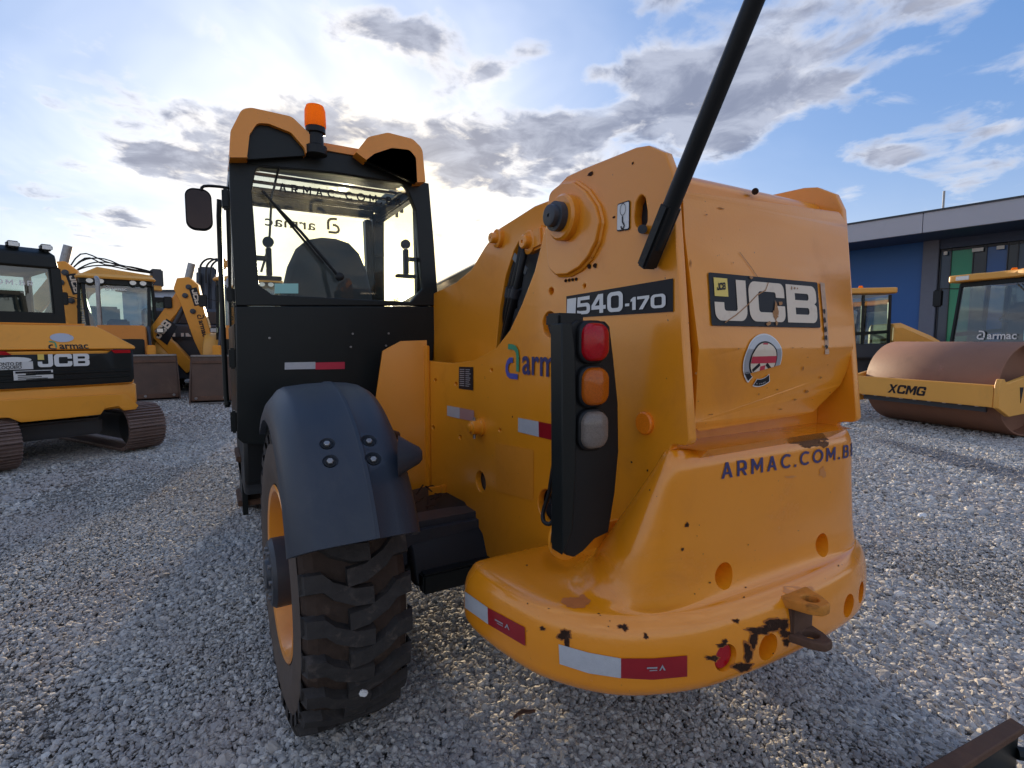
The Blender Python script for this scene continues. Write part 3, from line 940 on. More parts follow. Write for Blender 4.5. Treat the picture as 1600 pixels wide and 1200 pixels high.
T(mb, 'paint_chips', M['chip'], smooth=0)

# ---- pin boss on the plate, bolted cap, reflector, tab
bp_ = P(752, 667, X=XP)
T(MB().lathe([(.040, -.01), (.040, .012), (.032, .016), (.032, .05), (.026, .055)], bp_, (-1, 0, 0), 28), 'boss', M['yellow'])
T(MB().lathe([(.020, .05), (.020, .064), (.016, .066)], bp_, (-1, 0, 0), 20), 'boss_pin', M['yellow'])
T(MB().cyl(bp_ + Vector((-.035, 0, -.05)), bp_ + Vector((-.035, 0, .045)), .007, n=8), 'retaining_bolt', M['steel'])
rp = P(1009, 661, X=XP)
T(MB().lathe([(.032, 0), (.032, .008), (.028, .012)], rp, (-1, 0, 0), 28), 'round_reflector', M['reflector'])
tb = P(694, 790, X=XP)
T(MB().box((XP - .045, tb.y - .01, tb.z + .045), (.09, .012, .14), None, .003), 'tab', M['yellow'])
T(MB().box((XP - .012, tb.y - .02, tb.z + .045), (.024, .03, .15), None, .003), 'tab_rib', M['yellow'])

# ---- cross cover behind the boom: lettered rear panel and the rounded cross member
def rear_x(px, py, Y): p = P(px, py, Y=Y); return (p.x, p.z)


YB = .995
YP = YB - .031                              # where the lettered face itself stands
pan = [(1069, 302), (1080, 300), (1316, 331), (1326, 352), (1315, 508), (1309, 575), (1301, 600), (1265, 642), (1250, 646), (1081, 673), (1072, 560), (1066, 368)]
pp = [rear_x(x, y, YB - .004) for x, y in pan]
pp = [(min(max(a, XP + .031), XR + .012), b) for a, b in pp]


def fold(z):
    """the sheet is folded a hand below its lettering"""
    zf = 1.475
    return YB + (z - zf) * .12 if z > zf else YB + (zf - z) * .16


def panel_map(k):
    return lambda c: Vector((c[0], fold(c[1]) - .036 - k - c[2], c[1]))


me = fill_mesh([rpoly([(a, b, .03) for a, b in pp], 4)], 0)
mb = MB().add_mesh(me)
for zc in np.arange(1.28, 1.95, .05):
    bmesh.ops.bisect_plane(mb.bm, geom=mb.bm.verts[:] + mb.bm.edges[:] + mb.bm.faces[:], plane_co=(0, float(zc), 0), plane_no=(0, 1, 0))
bmesh.ops.bisect_plane(mb.bm, geom=mb.bm.verts[:] + mb.bm.edges[:] + mb.bm.faces[:], plane_co=(0, 1.475, 0), plane_no=(0, 1, 0))
for v in mb.bm.verts: v.co = panel_map(0)(v.co)
rear_panel = T(mb, 'rear_panel', M['yellow'], smooth=25, solid=.024, bevel=.006)
T(MB().pbox(XP + .03, XR - .03, 1.05, 1.09, 1.0, 1.93), 'inner_panel', M['yellow'])
ring = []
zt = P(1150, 281, Y=1.065).z
prof = rpoly([(1.062, 1.80), (1.07, zt, .05), (1.42, zt - .01, .06), (1.48, 1.72, .03), (1.40, 1.70)], 6)
mb = MB().prism(prof, lambda p: Vector((p[2], p[0], p[1])), XP + .0285, XR - .0285)
T(mb, 'cross_member', M['yellow'], smooth=35)
T(MB().cyl(P(1180, 299, Y=1.032), P(1180, 299, Y=1.06), .010, n=12), 'bolt', M['chip'])
T(MB().cyl((XP + .031, 1.16, zt - .018), (XR - .031, 1.16, zt - .018), .028, n=20), 'cross_tube', M['yellow'])


def on_panel(poly, k, mat, name, parent=None):
    return T(MB().shape(poly if isinstance(poly[0], list) else [poly], panel_map(k + .014)), name, mat, parent, smooth=0)


# maker's board, letter by letter
bl = [rear_x(*p, YP) for p in [(1108, 431), (1279, 436), (1276, 508), (1106, 514)]]
W0 = (bl[0][0] + bl[3][0]) / 2; W1 = (bl[1][0] + bl[2][0]) / 2
H0 = (bl[2][1] + bl[3][1]) / 2; H1 = (bl[0][1] + bl[1][1]) / 2
bw, bh = W1 - W0, H1 - H0
maker = on_panel(rpoly([(W0, H0, .006), (W1, H0, .006), (W1, H1, .006), (W0, H1, .006)]), .002, M['ink'], 'maker_board')
A = bw / bh


def big_letters(f):
    """the three block letters in units of the board: f maps (u, v) in 0..1; returns outline lists"""
    s = lambda pts: [f(x / A, y) for x, y in rpoly([(p[0] * A, p[1]) + tuple(p[2:]) for p in pts])]
    J = [s([(.297, .90), (.297, .10, .20), (.03, .10, .20), (.03, .45), (.107, .45), (.107, .29, .06), (.215, .29, .06), (.215, .90)])]
    C = [s([(.645, .60), (.645, .90, .20), (.318, .90, .20), (.318, .10, .20), (.645, .10, .20), (.645, .43), (.563, .43), (.563, .29, .07), (.402, .29, .07), (.402, .71, .07), (.563, .71, .07), (.563, .60)])]
    B = [s([(.665, .10), (.665, .90), (.97, .90, .17), (.97, .55, .08), (.945, .51), (.97, .47, .08), (.97, .10, .17)]),
         s([(.75, .58), (.75, .725), (.888, .725, .06), (.888, .58, .06)]), s([(.75, .275), (.75, .42), (.888, .42, .06), (.888, .275, .06)])]
    sq = [s([(.035, .56), (.035, .91), (.145, .91), (.145, .56)])]
    return J, C, B, sq


fb = lambda u, v: (W0 + bw * u, H0 + bh * v)
for L in big_letters(fb)[:3]:
    on_panel(L, .0035, M['cream'], 'letter', maker)
sq = on_panel(big_letters(fb)[3], .0035, M['lemon'], 'yellow_square', maker)
for L in big_letters(lambda u, v: (W0 + bw * (.052 + .075 * u) , H0 + bh * (.65 + .17 * v + .03 * u)))[:3]:
    on_panel(L, .0048, M['ink'], 'small_letter', maker)
sc_ = [(W0 + bw * u, H0 + bh * v) for u, v in ((.50, .9), (.47, .74), (.39, .63), (.30, .42), (.20, .22), (.10, .06))]
mb = MB()
mb.shape([stroke(sc_, .003)], panel_map(.0185))
for u, v, a, b in ((.56, .38, .010, .020), (.545, .24, .012, .012), (.60, .50, .012, .006), (.48, .06, .010, .006), (.55, .08, .006, .006), (.72, .83, .003, .006), (.75, .83, .004, .004), (.78, .83, .003, .003), (.35, .97, .006, .004)):
    mb.shape([blob(W0 + bw * u, H0 + bh * v, a, b, 12, .5)], panel_map(.0185))
T(mb, 'scratches', mat('scuffed_decal', (.36, .16, .05), .6, var=.4), smooth=0)

# round flag sticker, torn across its lower half
cx, cz = rear_x(1184.5, 563, YP)
rw = (rear_x(1214, 563, YP)[0] - rear_x(1155, 563, YP)[0]) / 2
rh = (rear_x(1184, 522, YP)[1] - rear_x(1184, 605, YP)[1]) / 2
tear = lambda poly: clip_half(poly, -.16, 1.0, .16 * cx - cz + .36 * rh)
cs = lambda k: circ(cx, cz, rw * k, rh * k, 40)
flag = on_panel(tear(cs(1.0)), .002, M['white'], 'round_sticker')
on_panel(tear(cs(.95)), .003, M['silver'], 'silver_ring', flag)
on_panel(tear(cs(.72)), .0036, M['ink'], 'dark_ring', flag)
on_panel(tear(cs(.66)), .0042, M['cream'], 'white_disc', flag)
on_panel(tear(clip_half(clip_half(cs(.655), 1, 0, -(cx - .13 * rw)), -1, 0, cx + .13 * rw)), .005, M['red'], 'red_bar', flag)
on_panel(tear(clip_half(clip_half(cs(.655), 0, 1, -(cz - .10 * rh)), 0, -1, cz + .16 * rh)), .0052, M['red'], 'red_bar', flag)
for sx, u0 in ((-1, .62), (1, .62)):
    bar = stroke([(cx + sx * rw * .5, cz - rh * .38), (cx + sx * rw * .17, cz - rh * .13)], rw * .12)
    on_panel(tear(bar), .0046, M['ink'], 'dark_stripe', flag)
ringpart = lambda a0, a1, k0, k1: circ(cx, cz, rw * k1, rh * k1, 10, a0, a1) + circ(cx, cz, rw * k0, rh * k0, 10, a1, a0)
on_panel(ringpart(rad(205), rad(238), .72, 1.0), .002, M['white'], 'torn_scrap', flag)
on_panel(ringpart(rad(207), rad(234), .74, .95), .003, M['ink'], 'dark_scrap', flag)
on_panel(ringpart(rad(252), rad(312), .70, 1.0), .002, M['white'], 'torn_scrap', flag)
on_panel(ringpart(rad(254), rad(309), .72, .96), .003, M['ink'], 'dark_scrap', flag)
me = text_mesh('E 1945', rh * .24, .03)
mb = MB().add_mesh(me, lambda c: panel_map(.0185)((cx + rw * .84 * math.cos(rad(257) + c[0] / (rw * .95)) * (1 - c[1] * 3.4 / 1), cz + rh * .90 * math.sin(rad(257) + c[0] / (rw * .95)) * (1 - c[1] * 3.4), 0)))
T(mb, 'lettering', M['silver'], flag, smooth=0)
# strip of old sticker right of the board
sx0, sz0 = rear_x(1287, 441, YP)
on_panel([(sx0 - .012, sz0), (sx0 + .012, sz0 - .002), (sx0 + .014, sz0 - .1), (sx0 + .018, sz0 - .225), (sx0 - .004, sz0 - .225), (sx0 - .008, sz0 - .12)], .002, mat('torn_sticker', (.50, .30, .18), .5, var=.5, vscale=40), 'torn_sticker')
mb = MB()
for i in range(5): mb.shape([blob(sx0 + random.uniform(-.004, .006), sz0 - .09 - i * .028, .007, .008, 10, .4)], panel_map(.0170))
T(mb, 'sticker_print', M['ink'], smooth=0)
mb = MB()
for _ in range(18):
    x = random.uniform(XP + .06, XR - .1); z = random.choice([random.uniform(1.29, 1.5), random.uniform(1.3, 1.4), random.uniform(1.3, 1.9)])
    mb.shape([blob(x, z, random.uniform(.0012, .006), random.uniform(.001, .0035), 8, .4)], panel_map(.0150))
x, z = rear_x(1104, 332, YP)
for x, y, a, b in ((1250, 575, .003, .008), (1262, 612, .009, .004), (1245, 625, .008, .003), (1083, 583, .004, .004), (1115, 648, .009, .0016), (1225, 640, .010, .0016), (1280, 590, .006, .003), (1150, 410, .002, .002), (1083, 410, .0018, .012), (1140, 322, .014, .0016)):
    c = rear_x(x, y, YP); mb.shape([blob(c[0], c[1], a, b, 14, .5)], panel_map(.0150))
T(mb, 'scuffs', mat('dark_scuff', (.38, .135, .016), .6, var=.4, vscale=60), smooth=0)
a_, b_ = Vector(rear_x(1162, 393, YP)), Vector(rear_x(1190, 440, YP))
T(MB().shape([stroke([tuple(a_), tuple(a_.lerp(b_, .5) + Vector((.004, 0))), tuple(b_)], .002)], panel_map(.0152)), 'scratch', mat('scratch', (.30, .12, .02), .6), smooth=0)

# ---- counterweight
def crom(p, t):
    n = len(p) - 1
    x = t * n; i = min(int(x), n - 1); f = x - i
    p0, p1, p2, p3 = p[max(i - 1, 0)], p[i], p[i + 1], p[min(i + 2, n)]
    return .5 * ((2 * p1) + (p2 - p0) * f + (2 * p0 - 5 * p1 + 4 * p2 - p3) * f * f + (3 * p1 - p0 - 3 * p2 + p3) * f ** 3)


NU = 46


def sample(ctrl):
    v = [Vector(c) for c in ctrl]
    # mirror beyond the middle so that the curve crosses it squarely
    ext = v + [Vector((2 * XC - v[-2].x, v[-2].y))]
    n = len(ext) - 1
    return [crom(ext, (len(v) - 1) / n * i / NU) for i in range(NU + 1)]


def inset(pts, d):
    out = []
    for i, p in enumerate(pts):
        t = (pts[min(i + 1, len(pts) - 1)] - pts[max(i - 1, 0)]).normalized()
        nrm = Vector((-t.y, t.x))          # outline runs from the front left round to the rear middle: inside is to its left
        if i == len(pts) - 1: nrm = Vector((0, 1))
        if i == 0: nrm = Vector((0, -1))
        out.append(p + nrm * d)
    return out


BUMP = sample([(1.12, 1.555), (.80, 1.56), (.70, 1.535), (.672, 1.45), (.692, 1.28), (.742, 1.12), (.86, .975), (1.03, .893), (1.20, .862), (XC, .852)])
BLK0 = sample([(1.12, 1.245), (1.02, 1.235), (.955, 1.19), (.925, 1.10), (.922, 1.03), (.945, .985), (1.00, .955), (1.10, .945), (1.22, .942), (XC, .940)])
BLK1 = sample([(1.12, 1.045), (1.06, 1.035), (1.028, 1.015), (1.015, .99), (1.016, .972), (1.035, .953), (1.075, .944), (1.14, .941), (1.24, .940), (XC, .938)])
blend = lambda a, b, t: [p.lerp(q, t) for p, q in zip(a, b)]


def inset2(pts, dl, dr):
    """inset that changes from dl on the flank to dr across the rear"""
    out = []
    full = [inset(pts, dl), inset(pts, dr)]
    for i in range(len(pts)):
        t = min(1, max(0, (i / (len(pts) - 1) - .24) / .22)); t = t * t * (3 - 2 * t)
        out.append(full[0][i].lerp(full[1][i], t))
    return out


BU, BK = inset2(BUMP, .046, .030), inset2(BLK0, -.040, -.008)
rings = [(.60, inset(BUMP, .10)), (.575, inset(BUMP, .05)), (.580, inset(BUMP, .022)), (.605, inset(BUMP, .003)), (.64, inset(BUMP, .0)), (.69, inset(BUMP, .001)), (.728, inset(BUMP, .007)), (.757, inset2(BUMP, .022, .016)),
         (.776, inset2(BUMP, .046, .030)), (.786, blend(BU, BK, .30)), (.789, blend(BU, BK, .56)), (.795, blend(BU, BK, .78)), (.810, blend(BU, BK, .94)), (.845, inset2(BLK0, -.014, -.002)), (.89, inset2(blend(BLK0, BLK1, .12), -.006, .0)),
         (.95, blend(BLK0, BLK1, .30)), (1.06, blend(BLK0, BLK1, .66)), (1.145, blend(BLK0, BLK1, .93)), (1.18, inset(BLK1, .006)), (1.203, inset(BLK1, .020)), (1.213, inset(BLK1, .042)), (1.214, inset(BLK1, .12))]
G = []
NV = 4
zr = [r[0] for r in rings]
for k in range(len(rings) - 1):
    for j in range(NV if k < len(rings) - 2 else NV + 1):
        t = (k + j / NV) / (len(rings) - 1)
        row = []
        for i in range(NU + 1):
            q = crom([Vector((r[1][i].x, r[1][i].y, r[0])) for r in rings[max(0, k - 1):k + 3]], 0) if False else None
            w = [Vector((rings[min(max(k + o, 0), len(rings) - 1)][1][i].x, rings[min(max(k + o, 0), len(rings) - 1)][1][i].y, rings[min(max(k + o, 0), len(rings) - 1)][0])) for o in (-1, 0, 1, 2)]
            f = j / NV
            row.append(.5 * ((2 * w[1]) + (w[2] - w[0]) * f + (2 * w[0] - 5 * w[1] + 4 * w[2] - w[3]) * f * f + (3 * w[1] - w[0] - 3 * w[2] + w[3]) * f ** 3))
        G.append(row + [Vector((2 * XC - v.x, v.y, v.z)) for v in reversed(row[:-1])])
mb = MB().grid(G)
mb.bm.verts.ensure_lookup_table()
cols = len(G[0])
mb.bm.faces.new([mb.bm.verts[i] for i in range(cols)])
mb.bm.faces.new([mb.bm.verts[(len(G) - 1) * cols + i] for i in range(cols)][::-1])
mb.bm.faces.new([mb.bm.verts[r * cols] for r in range(len(G))] + [mb.bm.verts[r * cols + cols - 1] for r in reversed(range(len(G)))])
bmesh.ops.recalc_face_normals(mb.bm, faces=mb.bm.faces)
CW_BVH = BVHTree.FromBMesh(mb.bm)


def cut(o, cutter_mb):
    """drill recesses into a finished mesh"""
    bmesh.ops.recalc_face_normals(cutter_mb.bm, faces=cutter_mb.bm.faces)
    me = bpy.data.meshes.new('cutter'); cutter_mb.bm.to_mesh(me); cutter_mb.bm.free()
    c = bpy.data.objects.new('cutter', me); COL.objects.link(c)
    m = o.modifiers.new('recess', 'BOOLEAN'); m.object = c; m.operation = 'DIFFERENCE'; m.solver = 'EXACT'
    bpy.context.view_layer.update()
    dg = bpy.context.evaluated_depsgraph_get()
    new = bpy.data.meshes.new_from_object(o.evaluated_get(dg))
    o.modifiers.clear(); bpy.data.objects.remove(c); bpy.data.meshes.remove(me)
    o.data = new
    new.polygons.foreach_set('use_smooth', [True] * len(new.polygons))
    new.set_sharp_from_angle(angle=rad(42))


cweight = T(mb, 'counterweight', M['yellow_cast'], smooth=60)
BH = [(1137, 1030), (1197, 1009), (1328, 947), (1358, 930)]
kc = MB()
L_ = lambda p: Vector(p) - ORG
hx = []
for i, (x, y) in enumerate(BH):
    p = P(x, y, Y=.862); hx.append(p)
    kc.lathe([(.040, -.05), (.038, 0), (.030, .07)], p, (0, 1, 0), 24)
for x, y in ((1130, 898), (1283, 850)):
    p = P(x, y, Y=.942)
    kc.lathe([(.040, -.05), (.036, 0), (.030, .05)], p, (.0, 1, .10), 24)
# socket for the tow hitch
cut(cweight, kc)
for i in (0, 3):
    q_ = CW_BVH.ray_cast(Vector((hx[i].x, 0, hx[i].z)), Vector((0, 1, 0)))[0]
    q_.y = max(q_.y, hx[i].y)
    T(MB().lathe([(.0335, 0), (.0335, .004), (.030, .007)], Vector((hx[i].x, q_.y + (.014 if i == 0 else .03), hx[i].z)), (0, -1, 0), 24), 'red_lamp', M['red_lens'])


def drape(me_or_polys, o, u, v, direction, lift=.003):
    """lay a flat shape onto the counterweight by casting it along a direction"""
    o, u, v, d = Vector(o), Vector(u), Vector(v), Vector(direction).normalized()
    me = fill_mesh(me_or_polys) if isinstance(me_or_polys, list) else me_or_polys

    def f(c):
        p = o + u * c[0] + v * c[1]
        hit = CW_BVH.ray_cast(p - d * 1.0, d)
        if hit[0] is None: return p
        return hit[0] + hit[1] * lift * (1 if hit[1].dot(d) < 0 else -1)
    return MB().add_mesh(me, f)


def strip(pts_top, pts_bot, mat, name, n=14, lift=.003):
    """tape from pixel corners, wrapped round the bumper"""
    G_ = []
    for i in range(n + 1):
        t = i / n; row = []
        for j in range(5):
            s = j / 4
            def q(pt):
                k = t * (len(pt) - 1); a = min(int(k), len(pt) - 2); f = k - a
                return pt[a][0] + (pt[a + 1][0] - pt[a][0]) * f, pt[a][1] + (pt[a + 1][1] - pt[a][1]) * f
            x0, y0 = q(pts_top); x1, y1 = q(pts_bot)
            d = (P(x0 + (x1 - x0) * s, y0 + (y1 - y0) * s, Y=1.0) - Vector((0, 0, CAMH))).normalized()
            hit = CW_BVH.ray_cast(Vector((0, 0, CAMH)), d)
            if hit[0] is None: continue
            nn = hit[1] if hit[1].dot(d) < 0 else -hit[1]
            row.append(hit[0] + nn * lift)
        if len(row) == 5: G_.append(row)
    if len(G_) > 1: return T(MB().grid(G_), name, mat, smooth=60)


strip([(722, 920), (763, 949)], [(722, 945), (764, 975)], M['tape'], 'white_tape')
strip([(763, 949), (821, 980)], [(764, 975), (822, 1009)], M['maroon'], 'red_tape')
strip([(873.5, 1006), (920, 1019), (970, 1028)], [(875, 1036.5), (920, 1051), (970, 1058.5)], M['tape'], 'white_tape')
strip([(970, 1028), (1020, 1028), (1073, 1023.5)], [(970, 1058.5), (1020, 1061), (1073, 1056)], M['maroon'], 'red_tape')


def tape_mark(px, py, s, tilt):
    """small triangle mark and line of print on the red tape"""
    poly = [(-.5, 0), (0, .9), (.5, 0), (.25, 0), (0, .45), (-.25, 0)]
    mbm = MB()
    for pl_ in ([poly, [(-2.4, .35), (-.8, .35), (-.8, .6), (-2.4, .6)], [(-2.0, .0), (-.8, .0), (-.8, .15), (-2.0, .15)]]):
        vs = []
        ok = True
        for a, b in pl_:
            x, y = px + (a * math.cos(tilt) - b * math.sin(tilt) * -1 * 0) * s, py + a * math.sin(tilt) * s - b * s
            d = (P(x, y, Y=1.0) - Vector((0, 0, CAMH))).normalized()
            h = CW_BVH.ray_cast(Vector((0, 0, CAMH)), d)
            if h[0] is None: ok = False; break
            vs.append(h[0] + (h[1] if h[1].dot(d) < 0 else -h[1]) * .0045)
        if ok:
            f = [mbm.bm.verts.new(v) for v in vs]; mbm.bm.faces.new(f)
    T(mbm, 'tape_print', M['silver'], smooth=0)


tape_mark(794, 982, 9, .5)
tape_mark(1034, 1046, 10, -.05)

# address along the block
def wrap_text(txt, p0, p1, h_px, mat, name, bold=.03, spacing=1.25):
    me = sign_mesh(txt, spacing)
    xs = [v.co.x for v in me.vertices]; x0, x1 = min(xs), max(xs)
    a = P(*p0, Y=.945); b = P(*p1, Y=.945)
    k = (b - a).length / (x1 - x0); u = (b - a).normalized(); hh = h_px
    mbm = MB()
    def f(c):
        o = a + u * ((c[0] - x0) * k) + Vector((0, 0, c[1] * hh))
        hit = CW_BVH.ray_cast(Vector((o.x, 0, o.z)), Vector((0, 1, 0)))
        return (hit[0] if hit[0] is not None else o) + Vector((0, -.0025, 0))
    return T(mbm.add_mesh(me, f), name, mat, smooth=0)


wrap_text('ARMAC.COM.BR', (1124, 747.5), (1340, 712), .044, M['navy'], 'lettering', 0, .30)


# bare chips, rust and stains on the casting
def view_blobs(items, mat, name, lift=.0015, grow=1.0):
    mbm = MB()
    for (x, y, rx, ry, jag) in items:
        n = 36; vs = []
        ph = [random.uniform(0, 6.28) for _ in range(4)]
        for i in range(n):
            q = 2 * math.pi * i / n
            k = (1 + jag * .55 * (math.sin(2 * q + ph[0]) * .6 + math.sin(3 * q + ph[1]) * .6 + math.sin(5 * q + ph[2]) * .5 + math.sin(9 * q + ph[3]) * .35) + random.uniform(-jag, jag) * .22) * grow
            d = (P(x + rx * k * math.cos(q), y + ry * k * math.sin(q), Y=1.0) - Vector((0, 0, CAMH))).normalized()
            h = CW_BVH.ray_cast(Vector((0, 0, CAMH)), d)
            if h[0] is None: vs = []; break
            vs.append(h[0] + (h[1] if h[1].dot(d) < 0 else -h[1]) * lift)
        if vs:
            c = sum(vs, Vector()) / n
            d = (c - Vector((0, 0, CAMH))).normalized()
            h = CW_BVH.ray_cast(Vector((0, 0, CAMH)), d)
            c = h[0] + (h[1] if h[1].dot(d) < 0 else -h[1]) * lift
            cv = mbm.bm.verts.new(c); vv = [mbm.bm.verts.new(v) for v in vs]
            for i in range(n): mbm.bm.faces.new((cv, vv[i], vv[(i + 1) % n]))
    return T(mbm, name, mat, smooth=60)


CHIPS = [(882, 992, 9, 7, .35), (886, 1002, 4, 9, .3), (848, 982, 4, 2.5, .5), (974, 980, 7, 4, .6), (1009, 994, 3, 4, .5), (1177, 1000, 6, 11, .35), (1188, 985, 16, 6, .4), (1206, 977, 14, 8, .4),
            (1222, 975, 10, 8, .4), (1168, 1020, 6, 14, .4), (1160, 1042, 12, 7, .4), (1226, 990, 7, 6, .4), (1127, 1008, 6, 3, .5), (1113, 1028, 8, 4, .5), (1132, 1003, 4, 4, .4), (1150, 970, 4, 3, .5), (1073, 820, 3, 3, .4),
            (1066, 858, 2, 2, .4), (1375, 902, 4, 3, .5), (1335, 843, 6, 3, .4), (1228, 1003, 5, 5, .4), (1180, 1045, 4, 6, .4)]
st_ = random.getstate()
view_blobs(CHIPS, mat('rusty_chip_edge', (.36, .12, .028), .7, spec=.15, var=.3, vscale=70), 'rust_stain', .0010, 1.28)
random.setstate(st_)
view_blobs(CHIPS, M['chip'], 'bare_chips')
view_blobs([(1268, 692, 22, 5.5, .4), (1235, 690, 20, 3.5, .4), (1278, 684, 14, 5, .4), (1262, 695, 10, 5, .4), (1285, 694, 8, 5, .4)], mat('bare_rubbed_patch', (.17, .085, .045), .85, spec=.1, var=.5, vscale=60, dirt=.8, dirt_col=(.06, .028, .016), dscale=60, bump=.6, bscale=150), 'rubbed_patch')
view_blobs([(900, 942, 20, 9, .25), (888, 940, 10, 6, .3), (910, 938, 10, 7, .3)], mat('rust_stain', (.52, .16, .04), .5, var=.25, vscale=60), 'rust_stain', .0012)
view_blobs([(1250, 925, 26, 9, .4), (1240, 935, 14, 7, .4), (1110, 712, 5, 2, .5), (1235, 745, 8, 2, .5), (1285, 738, 5, 8, .5)], mat('pale_rust_stain', (.60, .22, .05), .45, var=.2, vscale=50), 'rust_stain', .001)
view_blobs([(random.uniform(740, 1330), random.uniform(870, 1060), random.uniform(.7, 1.8), random.uniform(.6, 1.3), .4) for _ in range(22)] +
           [(random.uniform(1010, 1300), random.uniform(760, 880), random.uniform(.6, 1.5), random.uniform(.5, 1.2), .4) for _ in range(6)], M['chip'], 'specks')

# ---- tow hitch
def hitch(z, name, mat, tip, w=.062, thick=.030):
    poly = rpoly([(-w, .06), (-w, .0), (-w * .62, -tip * .72, .02), (-w * .25, -tip, .02), (w * .35, -tip, .02), (w * .7, -tip * .62, .02), (w, 0), (w, .06)], 4)
    mbm = MB().shape([poly, circ(0, -tip * .48, .022)], lambda c: Vector((1.447 + c[0], .872 + c[1], z + c[2])), thick, .005)
    return T(mbm, name, mat, smooth=30)


hitch(.755, 'upper_hitch_plate', mat('worn_yellow_hitch', (.58, .22, .035), .6, spec=.2, var=.3, vscale=22, dirt=.9, dirt_col=(.07, .032, .018), dscale=20, bump=.4, bscale=70), .092)
hitch(.655, 'lower_hitch_plate', M['rust'], .104, .060, .024)
T(MB().pbox(1.40, 1.50, .845, .93, .64, .75, .006), 'hitch_bracket', M['rust'])

# ---- rear light cluster on its bracket
YL = 1.11
def lx(px, py, Y=YL): p = P(px, py, Y=Y); return (p.x, p.z)
face = [lx(*p) for p in [(890, 508), (902, 500), (946, 502), (953, 510), (959, 560), (966, 630), (967, 705), (961, 770), (951, 832), (930, 842), (911, 862), (897, 871), (886, 868), (878, 858)]]
mb = MB().prism(rpoly([(a, b, .006) for a, b in face], 3), lambda p: Vector((p[0], YL + p[2], p[1])), 0.0, .055)
T(mb, 'lamp_housing', M['plastic'], bevel=.004)
sidep = [lx(*p, YL - .012) for p in [(874.5, 505), (891, 505), (896, 545), (898, 640), (897, 740), (892, 830), (876, 869)]]
mb = MB().prism(sidep, lambda p: Vector((p[0] + .006, YL + p[2], p[1])), -.012, .040)
T(mb, 'lamp_guard', M['black'], bevel=.003)
a, b = lx(877, 503), lx(915, 492)
T(MB().pbox(a[0] - .004, b[0], YL + .005, YL + .07, a[1] - .012, b[1] + .004, .006), 'lamp_cap', M['plastic'])
for (x, y, mt, nm) in ((927, 534.5, 'red_lens', 'tail_lamp'), (927, 603.5, 'amber_lens', 'turn_lamp'), (926, 671, 'clear_lens', 'reversing_lamp')):
    c = lx(x, y, YL - .012)
    w = .0415; h = .050
    sq_ = lambda k, yo: [Vector((c[0] + q[0] * k, YL + yo, c[1] + q[1] * k)) for q in rpoly([(-w, -h, .032), (w, -h, .032), (w, h, .032), (-w, h, .032)], 10)]
    bz = T(MB().loft([sq_(1.14, .004), sq_(1.14, -.012), sq_(1.06, -.016)]), 'lamp_bezel', M['plastic'], smooth=50)
    T(MB().loft([sq_(1.0, -.010), sq_(1.0, -.022), sq_(.93, -.030), sq_(.80, -.034), sq_(.4, -.037), sq_(.05, -.038)]), nm, M[mt], smooth=50)
# disc bracket behind the foot of the cluster
dc = P(889, 840, Y=YL + .07)
T(MB().shape([circ(dc.x, dc.z, .066, .064, 36), circ(dc.x - .022, dc.z + .012, .009, .007, 12)], lambda c: Vector((c[0], YL + .075 - c[2], c[1])), .012, .002), 'disc_bracket', M['yellow'], smooth=30)
T(MB().pbox(dc.x, XP, YL + .07, YL + .082, dc.z - .05, dc.z + .02), 'bracket_arm', M['yellow'])
cab_pts = [P(871, 690, Y=YL + .07), P(862, 745, Y=YL + .10), P(858, 770, Y=YL + .12), P(849, 800, Y=YL + .14), P(850, 815, Y=YL + .12), P(860, 818, Y=YL + .10), P(868, 806, Y=YL + .09)]
T(MB().tube(cab_pts, .0065, 8, 5), 'lamp_cable', M['plastic'])

# ---- black rear view mirror rod clipped to the plate
r0, r1 = P(1011, 415, X=1.012), P(1052, 330, X=1.0)
rt = P(1184, -12, X=.985)
r2 = r0 + (rt - r0) * 1.35
dr = (rt - r0).normalized()
T(MB().tube([r0 + dr * .05, rt, r2], [.0215, .0205, .020], 18), 'mirror_rod', M['plastic'], smooth=50)
sl0 = r0 - dr * .005
T(MB().bar(sl0, r0 + dr * .165, .034, .050, (1, 0, 0), .006), 'rod_sleeve', M['plastic'])
T(MB().cyl(P(1003, 358, X=XP), P(1004, 358, X=XP - .05), .012, n=14), 'sleeve_bolt', M['dark'])

# ---- boom
XB = 1.20
btop = [(861, 312), (835, 322), (807, 340), (779, 357.5), (758, 385.5), (737, 420.5), (712.5, 441.5), (676, 459)]
bl_ = [yz(x, y, XB) for x, y in btop]
bslot = [yz(x, y, XB) for x, y in [(775, 548), (777, 520), (781, 480), (790, 431), (803, 392), (814, 370), (832, 362), (850, 358)]]
bl_ += [(bl_[-1][0] + 1.5, bl_[-1][1] - .25), (bl_[-1][0] + 1.5, 1.20), (bslot[0][0] + .05, 1.25)] + bslot
mb = MB().shape([bl_], side(XB + .015), .03, .004)
T(mb, 'boom_plate', M['yellow'], smooth=35)
T(MB().shape([bl_], side(2 * XC - XB - .015), .03, .004), 'boom_plate', M['yellow'], smooth=35)
for (x, y, r) in ((780.5, 373, .034), (831, 379, .040)):
    p = P(x, y, X=XB)
    T(MB().lathe([(r * 1.25, -.005), (r * 1.25, .018), (r * 1.05, .022), (r * .72, .022), (r * .72, .045), (r * .6, .05), (r * .2, .05), (r * .15, .044)], p, (-1, 0, 0), 28), 'boom_pin', M['yellow'])
ear = P(831, 379, X=XB)
T(MB().bar((XB + .006, ear.y - .10, ear.z + .012), (XB + .006, ear.y + .02, ear.z), .05, .09, (0, 0, 1), .01), 'boom_ear', M['yellow'])
T(MB().pbox(XB + .031, 2 * XC - XB - .031, 1.5, 4.3, 1.30, 1.60), 'boom_filler', M['dark'])
